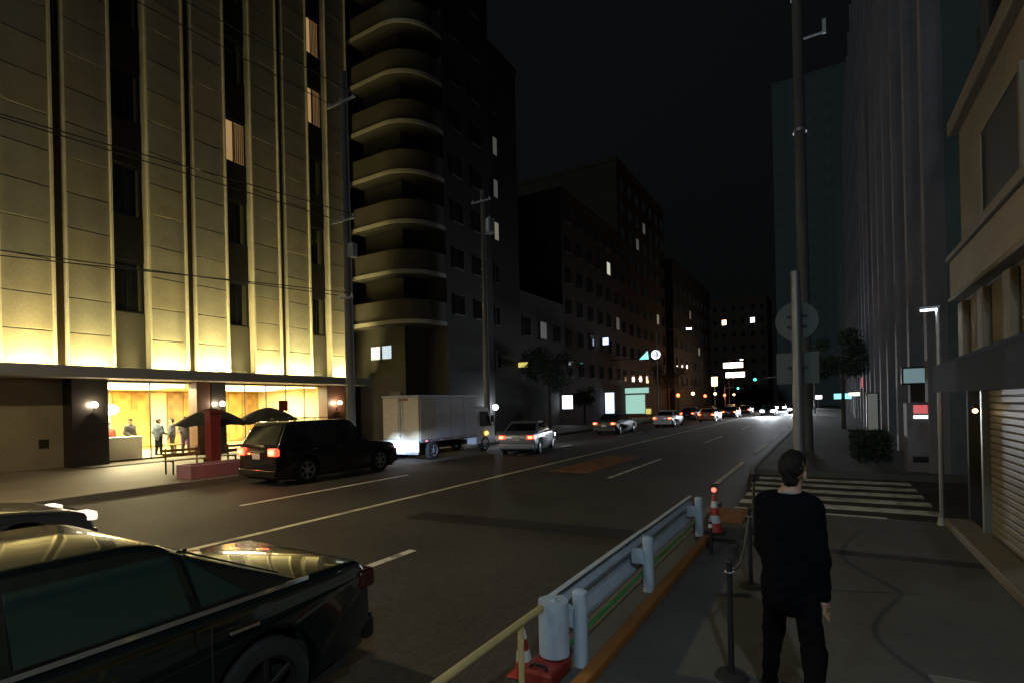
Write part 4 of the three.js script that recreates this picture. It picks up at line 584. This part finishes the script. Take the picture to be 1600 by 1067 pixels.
// ---------- buildings down the street ----------
function block(name, label, x0, x1, z0, z1, h, wall, o = {}) { // facade of windows towards the street (face = +x or -x) and, if asked, on the near end (+z)
  const t = thing(name, label, 'building'), face = o.face ?? x1, sgn = face === x1 ? 1 : -1;
  mesh('wall', span(x0, x1, 0.15, h, z0, z1), wall, t); mesh('parapet', [span(x0 - 0.1, x1 + 0.1, h, h + 0.5, z0 + 0.1, z1 - 0.1)], wall, t);
  const fh = o.fh ?? 3.2, ww = o.ww ?? 1.2, gap = o.gap ?? 2.4, wh = o.wh ?? 1.5, G = planarUV(rbox(0.1, wh + 0.14, ww + 0.14, 0.015, 0, 0, 0)), P = planarUV(box(0.03, wh, ww, 0, 0, 0)), S = planarUV(rbox(0.2, 0.06, ww + 0.3, 0.01, 0, 0, 0));
  const n = Math.max(1, Math.floor((z0 - z1 - 0.8) / gap)), fl = Math.floor((h - (o.y0 ?? 4.2)) / fh);
  for (let f = 0; f < fl; f++) for (let i = 0; i < n; i++) { const y = (o.y0 ?? 4.2) + fh * f + fh * 0.5, z = z0 - (z0 - z1) * (i + 0.5) / n; const w = share('window', G, o.frame ?? 'spandrel', t, face + sgn * 0.02, y, z); const m = (o.lit ?? {})[f + '_' + i]; share('pane', P, m ?? 'darkGlass', w, sgn * 0.04, 0, 0); if (o.sill) share('sill', S, o.frame ?? 'spandrel', w, sgn * 0.08, -wh / 2 - 0.1, 0); }
  if (o.end) { const m2 = Math.max(1, Math.floor((x1 - x0) / 2.6)); for (let f = 0; f < fl; f++) for (let i = 0; i < m2; i++) { const y = (o.y0 ?? 4.2) + fh * f + fh * 0.5, x = x0 + (x1 - x0) * (i + 0.5) / m2; const w = share('window', G, o.frame ?? 'spandrel', t, x, y, z0 + 0.02, Math.PI / 2); share('pane', P, (o.litEnd ?? {})[f + '_' + i] ?? 'darkGlass', w, -0.04, 0, 0); } }
  if (o.piers) for (let i = 0; i <= o.piers; i++) mesh('pier', rbox(0.45, h, 0.5, 0.02, face + sgn * 0.2, h / 2 + 0.15, z0 - 0.3 - (z0 - z1 - 0.6) * i / o.piers), o.pierMat ?? wall, t);
  return t;
}
{ // balcony tower: rounded corner balconies
  const t = thing('balcony_tower', 'dark apartment tower with rounded pale balcony slabs', 'building');
  mesh('wall', [span(-33, -21.8, 0.15, 34, -24.0, -25.9), span(-33, -20.0, 0.15, 34, -25.9, -31.2)], 'towerWall', t);
  const slab = (r) => { const s = new THREE.Shape(); s.moveTo(-8, 0); s.lineTo(-r, 0); s.absarc(-r, -r, r, Math.PI / 2, 0, true); s.lineTo(0, -2.9); s.lineTo(-1.85, -2.9); s.lineTo(-1.85, -1.0); s.lineTo(-8, -1.0); s.lineTo(-8, 0); return s; };
  const ext = (s, d) => planarUV(put(new THREE.ExtrudeGeometry(s, { depth: d, bevelEnabled: false, curveSegments: 14 }), 0, 0, 0, Math.PI / 2)).translate(0, d, 0);
  const slabG = ext(slab(2.4), 0.26); const rs = new THREE.Shape(); { const o = [], r = 2.4; o.push([-8, -0.06], [-r, -0.06]); for (let i = 1; i <= 12; i++) { const a = Math.PI / 2 - i / 12 * Math.PI / 2; o.push([-r + Math.cos(a) * (r - 0.06), -r + Math.sin(a) * (r - 0.06)]); } o.push([-0.06, -2.88]); rs.moveTo(...o[0]); o.slice(1).forEach((p) => rs.lineTo(...p)); rs.lineTo(-0.14, -2.88); o.slice(2, -1).reverse().forEach(([x, y]) => rs.lineTo(-r + (x + r) * 0.95, -r + (y + r) * 0.95)); rs.lineTo(-r, -0.14); rs.lineTo(-8, -0.14); rs.lineTo(-8, -0.06); }
  const paraG = ext(rs, 1.2), edgeG = ext(rs, 0.24);
  for (let f = 0; f < 9; f++) {
    const y = 7.1 + f * 2.95; const s = share('balcony_slab', slabG, 'towerWall', t, -19.95, y, -23.0); share('balustrade', paraG, 'towerParapet', s, 0, 0.26, 0); share('slab_edge', edgeG, 'towerSlab', s, 0.075, 0.01, 0.075);  // dark slab colour paints in the shade under the balconies; pale edge separate
        const w = mesh('window', rbox(0.08, 1.9, 0.9, 0.01, -21.78, y + 1.35, -24.8), 'blackMetal', t); mesh('pane', box(0.02, 1.78, 0.78, -21.735, y + 1.35, -24.8), 'darkGlass', w);
    for (let i = 0; i < 2; i++) { const w2 = mesh('window', rbox(0.08, 1.3, 1.1, 0.01, -19.98, y + 1.5, -27.2 - i * 2.3), 'spandrel', t); mesh('pane', box(0.02, 1.18, 0.98, -19.93, y + 1.5, -27.2 - i * 2.3), 'darkGlass', w2); }
  }
  for (const x of [-24.2, -23.25]) { const w = mesh('window', rbox(0.86, 0.9, 0.08, 0.01, x, 5.6, -23.98), 'spandrel', t); mesh('pane', box(0.74, 0.78, 0.02, x, 5.6, -23.93), 'coolWindow', w); }
  tag(mesh('sign_panel', rbox(0.9, 0.5, 0.06, 0.01, -22.6, 2.9, -23.95), 'greyBlock', t));
}
block('apartment_block', 'narrow dark block with tall lit stair windows beside the balcony tower', -34, -22.0, -31.4, -38.5, 30, 'towerWall', { ww: 0.55, wh: 1.35, gap: 6, fh: 3.35, y0: 4.1, lit: { '4_0': 'dimWindow', '3_0': 'paleWindow', '5_0': 'dimWindow' } });
block('low_block', 'low grey block with brown front on the hotel side', -34, -22.4, -38.8, -48, 11.5, 'greyBlock', { lit: { '1_1': 'dimWindow' }, sill: true });
block('office_block', 'brown office block with a few lit windows', -36, -22.6, -48.3, -66, 23.6, 'brownBlock', { ww: 1.1, gap: 2.5, lit: { '4_4': 'brightWindow', '2_5': 'dimWindow' }, sill: true });
block('office_block', 'tall dark office block behind the round signs', -40, -23, -66.5, -90, 34, 'brownBlock', { gap: 3, lit: { '6_2': 'dimWindow', '3_5': 'paleWindow', '7_3': 'dimWindow', '9_1': 'dimWindow' } });
block('office_block', 'dark office block far down the hotel side', -42, -22, -91, -125, 26, 'towerWall', { gap: 3.5, lit: { '4_3': 'dimWindow', '2_5': 'paleWindow', '6_7': 'dimWindow' } });
block('tall_tower', 'dim teal tower closing the end of the street', -12, 15, -176, -196, 96, 'tealBlock', { gap: 4, fh: 4, piers: 4 });
block('office_block', 'dark low tower at the street end with two lit windows', -52, -14.4, -174, -190, 33, 'brownBlock', { gap: 4, end: true, fh: 4, litEnd: { '5_9': 'lampWarm', '5_12': 'signWhite', '3_7': 'dimWindow' } });
block('piered_tower', 'tall teal tower with vertical piers beyond the zebra crossing', 2.7, 16, -17.0, -44, 46, 'tealBlock', { face: 2.7, gap: 3.3, piers: 8, pierMat: 'purpleBlock', end: true, y0: 5.5 });
block('piered_tower', 'second dim tower with piers along the crossing side', 3.0, 18, -44.5, -84, 38, 'purpleBlock', { face: 3.0, gap: 3.6, piers: 9 });
block('piered_tower', 'third dim tower far down the crossing side', 3.2, 18, -85, -150, 44, 'tealBlock', { face: 3.2, gap: 4.5, piers: 10 });

// ---------- lit signs and shop fronts ----------
const plateSign = (name, label, pos, w, h, m, o = {}) => { const t = thing(name, label, 'sign', pos, o.turn ?? 0); mesh('sign_case', rbox(w + 0.1, h + 0.1, 0.16, 0.02, 0, 0, 0), 'blackMetal', t); mesh('sign_face', rbox(w, h, 0.03, 0.01, 0, 0, 0.085), m, t); if (o.arm) mesh('bracket', [box(Math.abs(o.arm), 0.05, 0.05, o.arm / 2 + Math.sign(o.arm) * w / 2, 0, -0.03)], 'blackMetal', t); if (o.post) mesh('post', cyl(0.06, 0.05, o.post - h / 2 - 0.04, 0, -h / 2 - (o.post - h / 2 - 0.04) / 2 - 0.04, 0), 'steelGrey', t); return t; };
{
  const t = thing('round_sign', 'bright white ring sign beside a cyan triangle above the shops', 'sign', [-17.55, 7.7, -61.5]); mesh('sign_case', put(cyl(0.62, 0.62, 0.14, 0.62, 0, 0, Math.PI / 2, 0, 0, 28), 0, 0, 0), 'blackMetal', t); mesh('ring_lamp', put(new THREE.TorusGeometry(0.42, 0.11, 10, 28), 0.62, 0, 0.09), 'signWhite', t); mesh('ring_core', cyl(0.24, 0.24, 0.03, 0.62, 0, 0.085, Math.PI / 2, 0, 0, 20), 'signBlueWhite', t);
  const tri = new THREE.Shape(); tri.moveTo(-1.35, -0.45); tri.lineTo(-0.25, -0.45); tri.lineTo(-0.35, 0.5); tri.lineTo(-1.35, -0.45); mesh('triangle_sign', put(new THREE.ExtrudeGeometry(tri, { depth: 0.12, bevelEnabled: false }), 0, 0, 0), 'signCyan', t); mesh('bracket', [box(5.2, 0.08, 0.08, -2.6, 0.2, -0.1), box(5.2, 0.08, 0.08, -2.6, -0.3, -0.1), box(1.6, 0.06, 0.06, 0.1, 0, -0.1)], 'blackMetal', t);
}
plateSign('shop_sign', 'white lit shop sign at street level beside the dark trees', [-21.6, 2.35, -46.8], 1.1, 1.3, 'signWhite', { arm: -0.8 });
plateSign('shop_sign', 'tall white blue lit doorway sign along the shops', [-21.9, 2.15, -59.3], 1.1, 2.5, 'signBlueWhite', { arm: -0.6 });
plateSign('shop_sign', 'mint green lit shopfront panel farther along the shops', [-21.7, 1.95, -68.4], 2.6, 2.5, 'signMint', { arm: -1.3 });
plateSign('shop_sign', 'mint fascia strip above the mint shopfront', [-21.6, 3.75, -68.2], 3.6, 0.7, 'signMint', { arm: -1.5 });
plateSign('shop_sign', 'small yellow lit sign beyond the mint shopfront', [-20.3, 0.95, -69.5], 0.7, 0.7, 'signYellow', { post: 0.8 });
plateSign('shop_sign', 'dim yellow hanging sign above the silver sedan', [-21.5, 5.5, -38.0], 0.9, 0.4, 'signYellow', { arm: -0.6 });
plateSign('shop_sign', 'small blue lit square sign high on the office block', [-21.9, 9.35, -58.4], 0.7, 0.8, 'signBlueWhite', { arm: -0.6 });
plateSign('bar_sign', 'upper glowing bar sign near the traffic signals', [-16.4, 9.5, -118], 3.8, 1.1, 'signBars', { post: 9.25 });
plateSign('bar_sign', 'lower glowing bar sign near the traffic signals', [-14.0, 6.8, -103], 3.2, 0.9, 'signBars', { arm: -2.0, post: 0 });
plateSign('shop_sign', 'cyan lit strip sign far along the crossing side', [1.9, 2.35, -72], 2.0, 0.62, 'signCyan', { post: 2.2 });
plateSign('shop_sign', 'red vertical lit sign on the crossing side', [2.55, 3.25, -47.2], 0.42, 0.8, 'signRed', { arm: 0.25 });
plateSign('shop_sign', 'teal box sign on the tower beyond the crossing', [2.3, 2.75, -19.2], 0.62, 0.42, 'signTealDim' in M ? 'signTealDim' : 'signMint', { arm: 0.3 });
plateSign('shop_sign', 'small white lit sign on a post at the far kerb', [-0.9, 2.35, -92], 1.0, 0.55, 'signWhite', { post: 2.2 }); plateSign('shop_sign', 'small orange lit sign below the red vertical sign', [2.2, 2.45, -55], 0.8, 0.25, 'signBars', { post: 2.3 }); plateSign('bar_sign', 'orange lit sign beside the glowing bars', [-16.9, 5.6, -99], 1.0, 1.6, 'lampWarm', { post: 5.45 });
plateSign('standing_sign', 'tall narrow pale standing sign on the far pavement', [1.7, 1.55, -26.6], 0.34, 1.5, 'dimWindow', { post: 1.4 });
{ const t = thing('vending_machine', 'vending machine with red top panel beyond the crossing', 'vending machine', [2.15, 0.15, -17.55], 0); mesh('cabinet', rbox(0.62, 1.83, 0.7, 0.03, 0, 0.915, 0), 'purpleBlock', t); mesh('top_panel_sign', rbox(0.40, 0.22, 0.02, 0.01, 0.03, 1.66, 0.355), 'signRed', t); mesh('display_window', rbox(0.40, 0.08, 0.02, 0.01, 0.03, 1.46, 0.355), 'signWhite', t); mesh('dispensing_slot', rbox(0.4, 0.16, 0.02, 0.01, 0, 0.35, 0.355), 'blackMetal', t); for (let i = 0; i < 4; i++) mesh('leg', cyl(0.03, 0.03, 0.02, (i % 2 ? 0.25 : -0.25), 0.01, (i < 2 ? 0.28 : -0.28)), 'blackMetal', t); }
{ const s = thing('globe_lamp', 'round white globe lamp on a short post beyond the silver sedan', 'lamp', [-19.5, 0.15, -30.4]); mesh('post', cyl(0.05, 0.04, 1.75, 0, 0.875, 0), 'blackMetal', s); mesh('lamp_globe', sph(0.2, 0, 1.9, 0), 'lampCool', s); lampTo(s, lit(new THREE.PointLight(L3(0.8, 0.88, 1), 10), 0, 1.9, 0), 'lamp_globe_light'); }
{ const where = [[-16.5, -70, 2.6, 'first'], [-16.5, -79, 2.9, 'second'], [-16.5, -88, 2.6, 'third'], [-16.5, -97, 3.0, 'fourth'], [-16.5, -107, 2.8, 'fifth'], [-16.5, -119, 3.0, 'last']];
  where.forEach(([x, z, h, w], i) => { const t = thing('street_lantern', w + ' lantern of the glowing row beyond the round signs', 'lantern', [x, 0.15, z], 0, 'lantern row'); mesh('post', cyl(0.05, 0.04, h, 0, h / 2, 0), 'blackMetal', t); mesh('lamp_globe', put(new THREE.SphereGeometry(0.24, 14, 10), 0, h + 0.22, 0), i % 2 ? 'lampWarm' : 'lanternRed', t); mesh('cap', cyl(0.12, 0.05, 0.06, 0, h + 0.5, 0), 'blackMetal', t); lampTo(t, lit(new THREE.PointLight(i % 2 ? L3(1, 0.62, 0.28) : L3(1, 0.25, 0.10), 10), 0, h + 0.22, 0), 'lamp_globe_light'); });
  const l = new THREE.PointLight(L3(1, 0.55, 0.22), 60); l.name = 'bar_sign_light'; lit(l, -14, 6.8, -102.3); l.shadow.radius = 15; scene.add(l); }
const signal = (label, x, y, z, postX, green) => { const t = thing('traffic_signal', label, 'traffic signal', [postX, 0.15, z]); mesh('post', cyl(0.1, 0.08, y + 0.5, 0, (y + 0.5) / 2, 0), 'steelGrey', t); mesh('arm', tube([[0, y, 0], [(x - postX) / 2, y + 0.15, 0], [x - postX, y + 0.02, 0]], 0.05, 16, 8), 'steelGrey', t); mesh('signal_box', rbox(1.25, 0.45, 0.24, 0.08, x - postX, y - 0.12, 0.08), 'blackMetal', t); for (let i = 0; i < 3; i++) mesh('signal_lens', cyl(0.19, 0.19, 0.04, x - postX - 0.4 + i * 0.4, y - 0.12, 0.21, Math.PI / 2), i === 0 ? green : 'blackMetal', t); };
signal('traffic signal on a long arm over the road showing green', -7.9, 4.95, -80, -1.2, 'signalGreen'); signal('lower traffic signal by the hotel side kerb showing green', -13.8, 4.4, -108, -16.6, 'signalGreen');

// ---------- trees ----------
function tree(label, [x, z], h, cr, m, n, group) {
  const t = thing('street_tree', label, 'tree', [x, 0.15, z], 0, group); mesh('trunk', [cyl(0.14, 0.08, h * 0.6, 0, h * 0.3, 0, 0, 0, 0, 10), ...[0, 1, 2, 3].map((i) => { const a = i * 1.7 + x; return tube([[0, h * (0.42 + i * 0.05), 0], [Math.cos(a) * cr * 0.4, h * (0.58 + 0.05 * i), Math.sin(a) * cr * 0.4], [Math.cos(a) * cr * 0.75, h * (0.72 + 0.05 * i), Math.sin(a) * cr * 0.75]], 0.035, 8, 5); })], 'bark', t);
  const pos = [], c = []; for (let i = 0; i < 16; i++) { const a = rnd() * 6.28, r = cr * Math.sqrt(rnd()) * 0.8; c.push([Math.cos(a) * r, h * 0.72 + (rnd() - 0.45) * h * 0.42, Math.sin(a) * r, cr * rr(0.28, 0.46)]); }
  for (let i = 0; i < n; i++) { const b = c[i % 16], u = V(rnd() - 0.5, rnd() - 0.5, rnd() - 0.5).normalize().multiplyScalar(b[3] * Math.pow(rnd(), 0.4)), p = V(b[0] + u.x, b[1] + u.y * 0.8, b[2] + u.z), e1 = V(rnd() - 0.5, rnd() - 0.5, rnd() - 0.5).normalize().multiplyScalar(rr(0.06, 0.13)), e2 = V(rnd() - 0.5, rnd() - 0.5, rnd() - 0.5).cross(e1).normalize().multiplyScalar(rr(0.03, 0.07)); for (const [s, q] of [[1, 0], [0, 1], [-1, 0], [1, 0], [-1, 0], [0, -1]]) pos.push(p.x + e1.x * s + e2.x * q, p.y + e1.y * s + e2.y * q, p.z + e1.z * s + e2.z * q); }
  const g = new THREE.BufferGeometry(); g.setAttribute('position', new THREE.Float32BufferAttribute(pos, 3)); g.setAttribute('uv', new THREE.Float32BufferAttribute(new Float32Array(pos.length / 3 * 2), 2)); g.computeVertexNormals(); mesh('crown', g, m, t);
}
tree('small tree lit yellow by the shop signs', [-20.6, -48.6], 3.6, 1.2, 'leaf', 1800, 'street trees'); tree('dark street tree in front of the low grey block', [-19.4, -38.5], 6.5, 2.2, 'leafDark', 4200, 'street trees'); tree('dark street tree before the mint shopfront', [-18.2, -72], 7, 2.4, 'leafDark', 3600, 'street trees'); tree('dark street tree on the pavement along the crossing side', [1.0, -40], 6.5, 1.9, 'leafDark', 4200, 'street trees');
{ const pos = []; const t = thing('hedge', 'low dark hedge on the pavement beyond the sign pole', 'hedge', [1.2, 0.15, -20.5]); for (let i = 0; i < 2600; i++) { const p = V(rr(-0.5, 0.5), rr(0.04, 0.9), rr(-1.6, 1.6)), e1 = V(rnd() - 0.5, rnd() - 0.5, rnd() - 0.5).normalize().multiplyScalar(0.06), e2 = V(rnd() - 0.5, rnd() - 0.5, rnd() - 0.5).cross(e1).normalize().multiplyScalar(0.035); for (const [s, q] of [[1, 0], [0, 1], [-1, 0], [1, 0], [-1, 0], [0, -1]]) pos.push(p.x + e1.x * s + e2.x * q, p.y + e1.y * s + e2.y * q, p.z + e1.z * s + e2.z * q); } const g = new THREE.BufferGeometry(); g.setAttribute('position', new THREE.Float32BufferAttribute(pos, 3)); g.setAttribute('uv', new THREE.Float32BufferAttribute(new Float32Array(pos.length / 3 * 2), 2)); g.computeVertexNormals(); mesh('foliage', g, 'leafDark', t); mesh('stems', [0, 1, 2, 3, 4].map((i) => cyl(0.02, 0.015, 0.8, -0.1 + 0.06 * i, 0.4, -1.3 + 0.65 * i, 0, 0, 0, 6)), 'bark', t); }

renderer.render(scene, camera);
